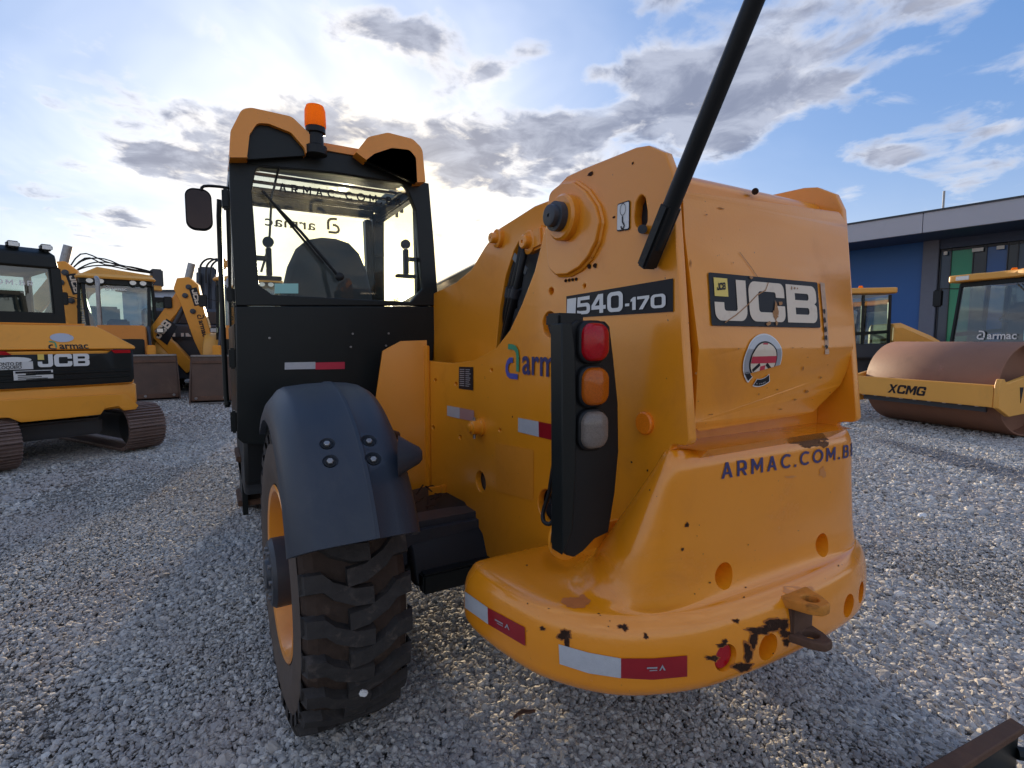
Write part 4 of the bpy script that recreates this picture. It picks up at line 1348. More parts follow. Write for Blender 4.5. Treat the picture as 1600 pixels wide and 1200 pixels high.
T(MB().cyl((XB - .11, pv.y + .02, pv.z - .01), (2 * XC - XB + .11, pv.y + .02, pv.z - .01), .04, n=20), 'pivot_shaft', M['steel'])
for i, (dx, c) in enumerate(((0.0, 'plastic'), (-.03, 'plastic'), (-.055, 'plastic'), (.03, 'plastic'))):
    pts = [P(812 + i * 5, 378, X=XB + .05 + dx), P(806 + i * 5, 410, X=XB + .03 + dx), P(797 + i * 5, 450, X=XB + .02 + dx), P(790 + i * 4, 490, X=XB + .03 + dx), P(785, 540, X=XB + .06 + dx)]
    hz = T(MB().tube(pts, .015, 10, 4), 'hydraulic_hose', M['plastic'])
    T(MB().tube([pts[2], pts[2].lerp(pts[3], .35)], .021, 10), 'hose_ferrule', M['dark'], hz)
T(MB().bar(P(803, 400, X=XB + .0), P(823, 425, X=XB + .0), .03, .006, (1, 0, 0)), 'hose_clamp', mat('grey_strap', (.16, .17, .18), .5))
T(MB().pbox(XB + .05, XB + .06, 1.4, 2.6, 1.3, 1.9), 'slot_shade_plate', M['dark'])  # added dark plate, stands in for the shade deep in the slot
# the telescope itself running forward and down past the cab
t0, t1 = P(760, 397, X=XB + .06), P(676, 441, X=XB + .06)
dd = (t1 - t0); slope = dd.z / dd.y
yb, zb = t0.y - .35, t0.z - .35 * slope
bm_ = mat('boom_steel', (.20, .155, .09), .34, metal=.55, var=.2, vscale=8)
f = lambda y: zb + (y - yb) * slope
mb = MB()
R_ = [[Vector((XB + .05, y, f(y) - .03)), Vector((XB + .09, y, f(y))), Vector((2 * XC - XB - .09, y, f(y))), Vector((2 * XC - XB - .05, y, f(y) - .03)), Vector((2 * XC - XB - .05, y, f(y) - .34)), Vector((XB + .05, y, f(y) - .34))] for y in (yb, 7.4)]
T(mb.loft(R_), 'boom', bm_, bevel=.01)
# front carriage and forks, hidden beyond the cab from here
T(MB().pbox(XC - .6, XC + .6, 7.35, 7.45, .25, max(.9, f(7.4))), 'carriage', M['dark'], bevel=.01)
for sx in (-.35, .35): T(MB().pbox(XC + sx - .06, XC + sx + .06, 7.45, 8.4, .06, .11), 'fork', M['dark'], bevel=.01)

# ---- bracket sheet between plate and mudguard
YK = 2.80
br = [rear_x(*p, YK) for p in [(603, 549), (613, 543), (632, 533), (653, 531.5), (653, 545), (649, 700), (646, 800), (600, 800), (590, 640)]]
br[4] = (max(br[4][0], XP), br[4][1])
for i in (3, 4, 5, 6): br[i] = (XP + .002, br[i][1])
T(MB().prism(br, lambda p: Vector((p[0], YK + p[2] + (.06 if p[0] < .93 else 0), p[1])), 0, .012), 'mudguard_bracket', M['yellow'], smooth=30)
T(MB().pbox(XP - .014, XP - .001, YK - .05, YK + .02, br[6][1], br[3][1] - .03, .003), 'bracket_flange', M['yellow'])

# ---- black box and rubbish under the plate
q = [P(626, 812, Y=2.35), P(735, 792, Y=2.15)]
T(MB().loft([[Vector((.70, y, z)) for y, z in ((2.05, .46), (2.75, .46), (2.75, .66), (2.3, .68), (2.12, .60))], [Vector((XP + .1, y, z)) for y, z in ((2.02, .46), (2.75, .46), (2.75, .70), (2.3, .72), (2.10, .62))]]), 'battery_box', M['plastic'], bevel=.02, seg=3)
T(MB().pbox(.72, XP + .12, 2.0, 2.06, .445, .53, .008), 'box_rail', M['black'])
mb = MB()
for _ in range(16):
    x, y = random.uniform(.72, .96), random.uniform(2.2, 2.55)
    a = random.uniform(0, 3.1)
    mb.bar((x, y, .70 + random.uniform(0, .05)), (x + .06 * math.cos(a), y + .06 * math.sin(a), .70 + random.uniform(0, .06)), .008, .003)
tag(T(mb, 'dry_litter', M['chip'], smooth=0), kind='stuff')
T(MB().pbox(XP + .03, XR - .03, 1.6, 6.4, .45, .9, .02), 'chassis_beam', M['dark'])
T(MB().pbox(XP + .028, XR - .028, 1.3, 3.0, .92, 1.25, .02), 'engine_cradle', M['dark'])


# ---- wheels
def wheel(cx, cy, steer, left=True, name='rear_wheel'):
    R0, Wd = .595, .165
    s = 1 if left else -1
    root = bpy.data.objects.new(name, None); COL.objects.link(root); root.parent = tele
    root.location = Vector((cx, cy, .578)) - ORG; root.rotation_euler = (0, 0, steer)
    ax = Vector((-s, 0, 0))
    mbt = MB().lathe([(.335, -Wd + .02), (.36, -Wd - .004), (.44, -Wd - .022), (.50, -Wd - .012), (.545, -Wd + .004), (.562, -Wd + .03), (.566, 0), (.562, Wd - .03), (.545, Wd - .004), (.50, Wd + .012),
                      (.44, Wd + .022), (.36, Wd + .004), (.335, Wd - .02)], (0, 0, 0), ax, 72, False)
    NL = 27
    mbl = MB()
    for k in range(NL):
        for sd in (-1, 1):
            a0 = 2 * math.pi * (k + (.5 if sd > 0 else 0)) / NL
            path = [(Wd + .004, 0.0), (Wd - .05, .004), (Wd * .52, .034), (Wd * .12, .068), (-.040, .074)]
            rows = []
            for w, a in path:
                row = []
                for da, rr in ((-.036, R0 - .036), (-.0275, R0), (.0275, R0), (.036, R0 - .036)):
                    ang = a0 + (a + da) / R0
                    r2 = rr - (.010 if w > Wd - .01 else 0)
                    ww = w if rr > R0 - .01 or w < Wd - .01 else w + .012
                    row.append(Vector((-s * ww * sd * s, r2 * math.sin(-ang), r2 * math.cos(ang))))
                rows.append(row)
            # shoulder runs down the side of the tyre
            low = [Vector((-s * (Wd + .012) * sd * s, (R0 - .085) * math.sin(-(a0 + da / R0)), (R0 - .085) * math.cos(a0 + da / R0))) for da in (-.032, -.025, .025, .032)]
            mbl.loft([low] + rows)
    ty = mbt.build('tyre', M['rubber'], root, smooth=28)
    tag(mbl.build('tread_lugs', M['lug'], ty, smooth=28), kind='stuff')
    # pale dusty wall
    mbs = MB().lathe([(.348, Wd + .004), (.39, Wd + .0165), (.44, Wd + .0245), (.49, Wd + .0175), (.512, Wd + .0115)], (0, 0, 0), ax, 72, False)
    mbs.build('tyre_wall', M['side_rubber'], ty, smooth=60)
    mbw = MB().add_mesh(text_mesh('15.5', .07, .02), lambda c: Vector((-s * (Wd + .027), (.44 + c[1]) * math.sin(rad(-30) + c[0] / .45), (.44 + c[1]) * math.cos(rad(-30) + c[0] / .45))))
    mbw.bm.free()
    rim = MB().lathe([(.345, Wd + .006), (.338, Wd + .010), (.318, Wd + .006), (.305, Wd - .02), (.292, Wd - .09), (.275, Wd - .14), (.20, Wd - .155), (.14, Wd - .15), (.0, Wd - .15)], (0, 0, 0), ax, 56, False)
    rim.build('rim', M['yellow'], root, smooth=35)
    hb = MB().lathe([(.135, Wd - .16), (.135, Wd + .03), (.122, Wd + .045), (.06, Wd + .045), (.055, Wd + .06), (.0, Wd + .06)], (0, 0, 0), ax, 36, False)
    h = hb.build('hub', M['dark'], root, smooth=35)
    nb = MB()
    for i in range(10):
        q = 2 * math.pi * i / 10
        nb.cyl(ax * (Wd - .155) + Vector((0, .185 * math.cos(q), .185 * math.sin(q))), ax * (Wd - .115) + Vector((0, .185 * math.cos(q), .185 * math.sin(q))), .014, n=6)
        nb.cyl(ax * (Wd + .03) + Vector((0, .095 * math.cos(q), .095 * math.sin(q))), ax * (Wd + .056) + Vector((0, .095 * math.cos(q), .095 * math.sin(q))), .009, n=6)
    nb.build('wheel_nuts', M['steel'], h, smooth=0)
    return root


WX, WY = .37, 2.235
GY, GZ = 2.135, .615                       # the barrel of the mudguard
wheel(WX, WY, rad(1.6))
wheel(2 * XC - WX, WY, rad(1.6), False)
wheel(WX + .02, 5.30, 0, True, 'front_wheel')
wheel(2 * XC - WX - .02, 5.30, 0, False, 'front_wheel')
T(MB().bar((WX, WY, .6), (2 * XC - WX, WY, .6), .18, .2, (0, 0, 1), .03), 'rear_axle', M['dark'])
T(MB().bar((WX, 5.3, .6), (2 * XC - WX, 5.3, .6), .18, .2, (0, 0, 1), .03), 'front_axle', M['dark'])
pb = P(565, 1076, Y=1.66)
stn = MB(); stn.box(pb + Vector((0, -.025, 0)), (.026, .014, .020), Matrix.Rotation(.5, 3, 'Y'), .004)
T(stn, 'caught_stone', M['white'])

# ---- rear mudguard
def mudguard(cx, s, name='mudguard'):
    prof = [(-.216, -.115), (-.214, -.085), (-.203, -.055), (-.166, -.008), (-.150, .0), (-.08, .008), (.002, .012), (.0055, .0155), (.009, .0155), (.0125, .012), (.07, .008), (.105, .0), (.132, -.016), (.148, -.05), (.153, -.10)]
    G2 = []
    n = 44
    for i in range(n + 1):
        a = rad(112) + (rad(-118)) * 0 + (rad(112 - 232)) * 0 + i / n * 0
        th = rad(25.5) + (rad(126) - rad(25.5)) * i / n       # measured up from straight behind the wheel
        flare = 1 + .0 * i
        row = []
        for x, dr_ in prof:
            if x < -.19 and th < rad(42): dr_ = dr_ * (1 + (rad(42) - th) * .2)
            r = .698 + dr_ + .02 * max(0, (th - rad(95)))
            row.append(Vector((cx + s * (x + .02), GY - r * math.cos(th), GZ + r * math.sin(th))))
        G2.append(row)
    o = T(MB().grid(G2), name, M['fender'], smooth=75, solid=.022)
    return o


mg = mudguard(WX, 1)
mudguard(2 * XC - WX, -1)


def on_guard(px, py, r=.728):
    """where the line of sight meets the mudguard's barrel"""
    o = Vector((0, 0, CAMH)); d = (P(px, py, Y=1.0) - o).normalized()
    oy, oz = o.y - GY, o.z - GZ
    a = d.y * d.y + d.z * d.z; b = 2 * (oy * d.y + oz * d.z); c = oy * oy + oz * oz - r * r
    t = (-b - math.sqrt(max(0, b * b - 4 * a * c))) / (2 * a)
    p = o + d * t
    return p, Vector((0, p.y - GY, p.z - GZ)).normalized()


dimples = []
for x, y in ((511, 692.5), (516, 720), (577, 688.5), (584, 717)):
    p, nrm = on_guard(x, y, .718)
    dimples.append((p, nrm))
gk_ = MB()
for p, nrm in dimples: gk_.lathe([(.020, -.010), (.027, .003), (.036, .012), (.036, .03)], p, nrm, 24)
cut(mg, gk_)
for p, nrm in dimples:
    T(MB().lathe([(.0185, -.0095), (.0180, -.006), (.0005, -.006)], p, nrm, 20, False), 'washer', M['plastic'], mg)
    T(MB().lathe([(.0105, -.009), (.0105, .001), (.008, .003)], p, nrm, 6), 'bolt', M['steel'], mg)
p, nrm = on_guard(634, 700, .69)
T(MB().lathe([(.065, -.02), (.046, .01), (.026, .045), (.014, .054)], P(633, 712, X=WX + .15), (.93, -.35, .0), 20), 'mudguard_spur', M['fender'], mg)
T(MB().tube([(WX, GY + .25, 1.2), (WX + .2, GY + .4, 1.1), (.86, 2.79, .98)], .025, 10), 'mudguard_stay', M['dark'])

# ---- cab
YC, YF = 3.10, 4.20
def cx_(px, py, Y=YC): p = P(px, py, Y=Y); return (p.x, p.z)
fr = [cx_(*p) for p in [(368, 478), (360, 330), (357, 244), (372, 238), (560, 262), (668, 288), (676, 380), (683, 478)]]
win = rpoly([cx_(*p) + (r,) for p, r in [((404, 446), .02), ((393, 300), .02), ((400, 263), .03), ((520, 273), 0), ((632, 289), .05), ((648, 330), .03), ((658, 452), .02), ((640, 472), .02), ((425, 461), .02)]], 4)
T(MB().shape([fr, win], lambda c: Vector((c[0], YC - c[2], c[1])), .05, .006), 'rear_frame', M['black'], smooth=30)
T(MB().shape([win], lambda c: Vector((c[0], YC + .01, c[1]))), 'rear_window', M['glass'], smooth=0)
low = [cx_(*p) for p in [(368, 479), (683, 479), (690, 560), (700, 690), (600, 700), (380, 692), (371, 684)]]
low[3] = (1.19, low[3][1]); low[2] = (1.19, low[2][1])
T(MB().prism(low, lambda p: Vector((p[0], YC + p[2], p[1])), -.022, .03), 'rear_lower_panel', M['black'], bevel=.006)
XL0, XL1 = cx_(370, 600)[0], cx_(358, 250)[0]
XQ0, XQ1 = 1.19, cx_(668, 290)[0]
ZB, ZT = .985, cx_(372, 238)[1] + .0
ZM = cx_(500, 478)[1]
# pillars, sills and header of the other three sides
pil = lambda p0, p1, w=.07, nm='cab_pillar': T(MB().bar(p0, p1, w, w, (0, 1, 0), .012), nm, M['black'])
pil((XL0 + .035, YC + .06, ZB), (XL1 + .035, YC + .06, ZT))
pil((XL0 + .035, YF, ZB), (XL1 + .04, YF - .12, ZT))
pil((XQ0 - .035, YF, 1.3), (XQ1 - .04, YF - .12, ZT), .09)
pil((XQ0 - .035, YC + .06, 1.3), (XQ1 - .035, YC + .06, ZT))
for a, b in (((XL1 + .035, YC + .05, ZT - .03), (XL1 + .035, YF - .1, ZT - .03)), ((XQ1 - .035, YC + .05, ZT - .03), (XQ1 - .035, YF - .1, ZT - .03)), ((XL1 + .07, YF - .12, ZT + .004), (XQ1 - .07, YF - .12, ZT + .004))):
    T(MB().bar(a, b, .06, .08, (0, 0, 1), .01), 'cab_header', M['black'])
T(MB().pbox(XL0, XL0 + .03, YC + .03, YF, ZB, ZM - .1, .006), 'cab_side_panel', M['black'])
T(MB().pbox(XL0 + .03, XQ0, YF - .02, YF + .02, ZB, ZM - .32, .006), 'front_lower_panel', M['black'])
T(MB().pbox(XL0 + .03, XQ0 - .01, YC + .03, YF - .03, ZB + .02, ZB + .07), 'cab_floor', M['dark'])
T(MB().pbox(XQ0 - .03, XQ0 - .004, YC + .03, YF, ZB, ZM - .22, .006), 'cab_side_panel', M['black'])
g = lambda *v: [Vector(p) for p in v]
for nm, v in (('side_window', g((XL0 + .012, YC + .1, ZM - .1), (XL0 + .012, YF - .05, ZM - .1), (XL1 + .02, YF - .16, ZT - .06), (XL1 + .02, YC + .1, ZT - .06))),
              ('side_window', g((XQ0 - .016, YC + .1, ZM - .22), (XQ0 - .016, YF - .05, ZM - .22), (XQ1 - .02, YF - .16, ZT - .06), (XQ1 - .02, YC + .1, ZT - .06))),
              ('windscreen', g((XL0 + .06, YF, ZM - .32), (XQ0 - .06, YF, ZM - .32), (XQ1 - .06, YF - .12, ZT - .06), (XL1 + .06, YF - .12, ZT - .06)))):
    w = MB(); w.bm.faces.new([w.bm.verts.new(p) for p in v]); T(w, nm, M['glass'], smooth=0)
# vertical rail and hinges by the left rear corner, seen edge-on
for z0, z1 in ((1.35, 1.46), (1.70, 1.78), (2.18, 2.28)):
    T(MB().pbox(XL0 - .030, XL0 + .004, YC + .03, YC + .10, z0, z1, .008), 'door_hinge', M['black'])
T(MB().tube([(XL0 - .035, YC + .35, 1.15), (XL0 - .045, YC + .36, 1.2), (XL1 - .05, YC + .36, 2.2), (XL1 - .03, YC + .35, 2.26)], .014, 10, 3), 'grab_rail', M['black'])
T(MB().pbox(XL0 - .034, XL0 - .002, YC + .08, YC + .14, 1.0, 1.12, .008), 'door_latch', M['black'])
# roof and its two cowls
ZR = cx_(500, 240, 3.0)[1]
mb = MB()
mb.pbox(XL1 + .02, XQ1 - .02, YC - .02, YC + .22, ZT - .02, ZT + .05, .012)
mb.pbox(XL1 + .02, XQ1 - .02, YF - .20, YF - .1, ZT + .035, ZT + .075, .012)
mb.pbox(XL1 + .02, XL1 + .10, YC + .21, YF - .25, ZT - .019, ZT + .049)
mb.pbox(XQ1 - .10, XQ1 - .02, YC + .21, YF - .25, ZT - .019, ZT + .049)
T(mb, 'roof_frame', M['black'])
mb = MB(); mb.bm.faces.new([mb.bm.verts.new(p) for p in ((XL1 + .1, YC + .22, ZT + .02), (XQ1 - .1, YC + .22, ZT + .02), (XQ1 - .1, YF - .26, ZT + .02), (XL1 + .1, YF - .26, ZT + .02))])
T(mb, 'roof_window', M['glass'], smooth=0)
T(MB().pbox(XL1 + .40, XQ1 - .34, YC - .045, YC + .2, ZT + .05, ZT + .115, .02), 'roof_spine', M['yellow'])


def cowl(px_out, px_in, name='roof_cowl'):
    o_ = [cx_(*p, 2.98) for p in px_out]; i_ = [cx_(*p, 2.98) for p in px_in]
    poly = rpoly([(a, b, .055 if 0 < i < len(o_) - 1 else .004) for i, (a, b) in enumerate(o_)], 6) + [q for q in reversed(rpoly([(a, b, .035 if 0 < i < len(i_) - 1 else .003) for i, (a, b) in enumerate(i_)], 6))]
    T(MB().prism(poly, lambda p: Vector((p[0], 2.98 + p[2], p[1])), 0, .14), name, M['orange'] if False else M['yellow'], smooth=35, bevel=.01)
    full = rpoly([(a, b, .055 if 0 < i < len(o_) - 1 else .004) for i, (a, b) in enumerate(o_)], 6)
    cxm = sum(p[0] for p in full) / len(full); 
    mb_ = MB().loft([[Vector((p[0], y, z0 + (p[1] - z0) * k)) for p in full for z0 in (ZT,)] for y, k in ((3.12, 1.0), (3.24, .9), (3.34, .55))])
    T(mb_, 'cowl_shell', M['yellow'], smooth=45)
    T(MB().shape([i_], lambda c: Vector((c[0], 3.02 - c[2], c[1])), .02), 'cowl_recess', M['black'])


cowl([(358, 246), (360, 205), (378, 170), (393, 168), (456, 182), (487, 212), (487, 232)], [(386, 246), (390, 210), (402, 192), (420, 193), (455, 207), (475, 230), (478, 240)])
cowl([(556, 238), (575, 214), (606, 207), (645, 217), (660, 232), (665, 285)], [(572, 250), (585, 240), (612, 231), (640, 234), (650, 246), (652, 285)])
# wide black header with lamp recess
hd = [cx_(*p, YC - .03) for p in [(386, 236), (476, 234), (480, 228), (510, 232), (560, 243), (648, 262), (652, 288), (520, 268), (388, 256)]]
T(MB().prism(hd, lambda p: Vector((p[0], YC - .032 + p[2], p[1])), 0, .03), 'rear_header', M['black'])
# beacon
bcn = P(494, 236, Y=3.0)
base = T(MB().lathe([(.055, -.02), (.055, .02), (.040, .03), (.038, .085), (.05, .09), (.05, .118)], bcn, (0, 0, 1), 28), 'beacon_base', M['plastic'])
zb0 = .118
T(MB().lathe([(.052, zb0), (.054, zb0 + .01), (.052, zb0 + .085), (.044, zb0 + .108), (.02, zb0 + .116), (.0005, zb0 + .117)], bcn, (0, 0, 1), 28), 'beacon_lens', M['beacon'])
# wiper, its cable
T(MB().tube([P(530, 432, Y=YC - .04), P(470, 362, Y=YC - .05), P(409, 298, Y=YC - .04)], [.010, .008, .004], 8), 'wiper_arm', M['plastic'])
T(MB().bar(P(411, 299, Y=YC - .026), P(505, 412, Y=YC - .026), .008, .012), 'wiper_blade', M['plastic'])
T(MB().lathe([(.022, 0), (.022, .03), (.014, .036)], P(530, 433, Y=YC - .02), (0, -1, 0), 18), 'wiper_motor', M['plastic'])
T(MB().tube([P(436, 262, Y=YC - .03), P(430, 285, Y=YC + .02), P(424, 320, Y=YC + .04), P(420, 380, Y=YC + .04), P(408, 425, Y=YC + .04)], .006, 6, 4), 'wiper_cable', M['plastic'])
# mirror
ma = P(350, 294, Y=3.35); mc = P(311, 327, Y=3.35)
T(MB().tube([ma + Vector((.06, 0, 0)), ma + Vector((-.02, 0, .005)), ma + Vector((-.095, 0, -.003)), ma + Vector((-.11, 0, -.03))], .008, 8, 3), 'mirror_arm', M['plastic'])
w, h = .064, .112
ring_ = lambda k, y: [Vector((mc.x + q[0] * k, mc.y + y, mc.z + q[1] * k)) for q in rpoly([(-w, -h, .045), (w, -h, .05), (w * .95, h, .045), (-w, h, .045)], 8)]
mir = T(MB().loft([ring_(.6, .06), ring_(.95, .045), ring_(1.0, .01), ring_(.97, 0), ring_(.94, .004)]), 'mirror', M['plastic'], smooth=50)
T(MB().loft([ring_(.92, .006), ring_(.90, -.002)]), 'mirror_glass', M['mirror_face'], mir)
# tape on the lower panel
for (a, b, nm, mt) in ((445, 493, 'white_tape', 'tape'), (493, 539, 'red_tape', 'red')):
    v = [cx_(a, 566.5, YC - .03), cx_(b, 565.5, YC - .03), cx_(b, 576.5, YC - .03), cx_(a, 577.5, YC - .03)]
    T(MB().shape([v], lambda c: Vector((c[0], YC - .026, c[1]))), nm, M[mt], smooth=0)
mb = MB()
for x, y in ((551, 521.5), (548, 542), (607, 521), (603, 540), (421, 528)):
    p = P(x, y, Y=YC - .024); mb.cyl(p, p + Vector((0, -.006, 0)), .006, n=8)
T(mb, 'panel_screws', M['steel'], smooth=0)
# window latches
for x, sd in ((420, 1), (634, -1)):
    p = P(x, 408, Y=YC + .03)
    lt = T(MB().pbox(p.x - .014, p.x + .014, p.y - .02, p.y + .02, p.z - .08, p.z + .07, .004), 'window_latch', M['plastic'])
    T(MB().cyl(p + Vector((0, -.012, .10)), p + Vector((0, .012, .10)), .028, n=16), 'latch_knob', M['plastic'], lt)
    T(MB().pbox(p.x - .06, p.x + .06, p.y - .02, p.y + .03, p.z - .10, p.z - .08, .003), 'latch_foot', M['plastic'], lt)
    T(MB().pbox(p.x - (.11 if sd > 0 else -.02), p.x + (.02 if sd < 0 else -.02) + (.09 if sd < 0 else 0), p.y - .01, p.y + .01, p.z + .0, p.z + .025), 'latch_arm', M['plastic'], lt)
# seat, wheel, roof guard, lettering on the glass
sc0 = P(508, 430, Y=3.62)
back = []
for z, wd, y in ((1.25, .29, 3.60), (1.6, .29, 3.56), (1.8, .275, 3.53), (1.95, .24, 3.51), (2.06, .19, 3.50), (2.115, .13, 3.50), (2.135, .05, 3.51)):
    back.append([Vector((sc0.x + q[0] * wd / .3, y + q[1], z)) for q in rpoly([(-.3, -.05, .05), (.3, -.05, .05), (.3, .07, .05), (-.3, .07, .05)], 4)])
seat = T(MB().loft(back), 'seat_back', M['seat'], smooth=60)
T(MB().pbox(sc0.x - .28, sc0.x + .28, 3.62, 4.1, 1.22, 1.36, .04), 'seat_cushion', M['seat'])
T(MB().pbox(sc0.x - .18, sc0.x + .18, 3.6, 4.0, 1.06, 1.22, .02), 'seat_base', M['dark'])
T(MB().lathe([(.19, -.014), (.205, 0), (.19, .014), (.175, 0), (.19, -.014)], (sc0.x + .02, 3.95, 1.55), (0, -.5, 1), 36, False), 'steering_wheel', M['plastic'])
T(MB().cyl((sc0.x + .02, 4.05, 1.1), (sc0.x + .02, 3.95, 1.54), .04, n=12), 'steering_column', M['plastic'])
T(MB().pbox(XL0 + .1, XQ0 - .1, 3.98, 4.14, 1.1, 1.40, .04), 'dashboard', M['plastic'])
v = [cx_(429, 443, YC), cx_(466, 443, YC), cx_(466, 458.5, YC), cx_(429, 458.5, YC)]
T(MB().shape([v], lambda c: Vector((c[0], YC - .002, c[1]))), 'glass_sticker', M['aqua'], smooth=0)
for k in range(4):
    y0 = 3.42 + k * .17
    T(MB().bar((XL1 + .05, y0, ZT - .005), (XQ1 - .05, y0, ZT - .005), .026, .014), 'roof_guard_bar', M['black'])
p = P(578, 330, Y=4.05)
T(MB().bar((p.x + .01, 4.12, 1.5), (p.x - .03, 4.02, ZT - .06), .05, .09, (0, 1, 0), .01), 'inner_pillar', M['black'])
# lettering on the rear glass (reads from behind) and on the windscreen (seen from within, so reversed)
def glass_text(txt, a, b, h, Y, mirror, nm='glass_lettering', bold=.02, spacing=1.5, arc=0.0):
    me = sign_mesh(txt, .5) if txt.isupper() else text_mesh(txt, 1.0, .012, spacing=spacing)
    xs = [v.co.x for v in me.vertices]; x0, x1 = min(xs), max(xs)
    A_, B_ = P(*a, Y=Y), P(*b, Y=Y)
    def f(c):
        t = (c[0] - x0) / (x1 - x0)
        if mirror: t = 1 - t
        p_ = A_.lerp(B_, t)
        return Vector((p_.x, Y, p_.z + c[1] * h + arc * math.sin(math.pi * t)))
    T(MB().add_mesh(me, f), nm, M['ink'], smooth=0)
glass_text('ARMAC.COM.BR', (436, 299), (627, 322), .045, YC + .004, False, spacing=1.5)
glass_text('armac', (414, 352), (493, 360), .105, YF - .06, True, spacing=1.05)
bw_, ar_ = a_logo(.115)
p0 = P(511, 364, Y=YF - .06)
mb = MB()
for s_ in (bw_, ar_): mb.shape([[(-x, y) for x, y in s_]], lambda c: Vector((p0.x + .095 + c[0], YF - .06, p0.z + c[1])))
T(mb, 'glass_logo', M['ink'], smooth=0)
for (x0, y0, x1, y1) in ((584, 358, 600, 402), (617, 296, 622, 340), (624, 294, 630, 333)):
    a, b = P(x0, y0, Y=4.01), P(x1, y1, Y=4.01)
    T(MB().pbox(a.x, b.x, 4.00, 4.015, min(a.z, b.z), max(a.z, b.z), .003), 'pillar_screen', M['plastic'])
# step and tank below the cab, front mudguard beyond
a, b = P(374, 690, Y=3.15), P(398, 785, Y=3.15)
T(MB().loft([[Vector((XL0 + .02, y, z)) for y, z in ((3.14, .985), (4.15, .985), (4.15, .62), (3.3, .62), (3.14, .72))], [Vector((1.0, y, z)) for y, z in ((3.14, .985), (4.15, .985), (4.15, .62), (3.3, .62), (3.14, .72))]]), 'step_box', M['plastic'], bevel=.02)
for z, y in ((.76, 3.55), (.47, 3.6)):
    T(MB().pbox(XL0 - .005, XL0 + .24, y, y + .34, z, z + .035, .006), 'cab_step', M['rust'])
T(MB().pbox(XL0 + .02, XL0 + .05, 3.58, 3.95, .42, .8), 'step_hanger', M['black'])
# engine bay along the right flank
T(MB().pbox(XR + .02, 2 * XC - .22, 3.0, 4.7, .7, 1.55, .06), 'engine_cover', M['yellow'])
T(MB().pbox(XR + .05, 2 * XC - .3, 2.9, 3.0, .8, 1.45, .02), 'engine_grille', M['black'])

# groups of marks too small to pick apart stay one part each
for o in list(COL.objects):
    if o.name.split('.')[0] in ('specks', 'bare_chips', 'scuffs', 'scratches', 'paint_chips', 'grease_holes', 'panel_screws', 'wheel_nuts', 'small_print', 'rubbed_patch', 'rust_stain', 'tape_print', 'sticker_print'):
        o['kind'] = 'stuff'
# ------------------------------------------------------------------ other machines of the yard
def quadface(mb, *pts):
    mb.bm.faces.new([mb.bm.verts.new(Vector(p)) for p in pts]); return mb


def flat_text(parent, name, mat, txt, size, origin, u, v, bold=.02, spacing=1.0, mirror=False, lift=(0, 0, 0), fit=None):
    """flat lettering in the plane (u, v) of a machine's own frame; fit = width in metres"""
    me = text_mesh(txt, size, bold, spacing=spacing)
    o, u, v = Vector(origin), Vector(u), Vector(v)
    xs = [q.co.x for q in me.vertices]; x0, x1 = min(xs), max(xs)
    k = fit / (x1 - x0) if fit else 1
    return MB().add_mesh(me, lambda c: o + u * ((c[0] - x0) * k) + v * c[1] + Vector(lift)).build(name, mat, parent, smooth=0)


def sign(parent, mat, txt, origin, u, v, w, h, gap=.14, shear=0.0, name='lettering'):
    me = sign_mesh(txt.replace('g', 'G'), gap, shear)
    o, u, v = Vector(origin), Vector(u), Vector(v)
    x1 = max(q.co.x for q in me.vertices)
    return MB().add_mesh(me, lambda c: o + u * (c[0] / x1 * w) + v * (c[1] * h)).build(name, mat, parent, smooth=0)


def block_letters(parent, origin, u, v, w, h, mat, square=True):
    """the block-letter maker's mark, w by h metres"""
    o, u, v = Vector(origin), Vector(u), Vector(v)
    global A
    keep = A; A = w / h
    J, C, B, sq = big_letters(lambda a, b: (a * w, b * h))
    A = keep
    for L in (J, C, B): MB().shape(L, lambda c: o + u * c[0] + v * c[1]).build('letter', mat, parent, smooth=0)
    if square: MB().shape(sq, lambda c: o + u * c[0] + v * c[1]).build('yellow_square', M['lemon'], parent, smooth=0)


def logo(parent, origin, u, v, h, m1, m2, m3, bold=.02):
    o, u, v = Vector(origin), Vector(u), Vector(v)
    b_, a_ = a_logo(h)
    fn_ = lambda c: o + u * c[0] + v * c[1]
    MB().shape([b_], fn_).build('logo_bowl', m1, parent, smooth=0)
    MB().shape([a_], fn_).build('logo_arch', m2, parent, smooth=0)
    flat_text(parent, 'lettering', m3, 'armac', h * 1.15, o + u * h * 1.05 + v * h * .05, u, v, bold)


X_, Y_, Z_ = Vector((1, 0, 0)), Vector((0, 1, 0)), Vector((0, 0, 1))


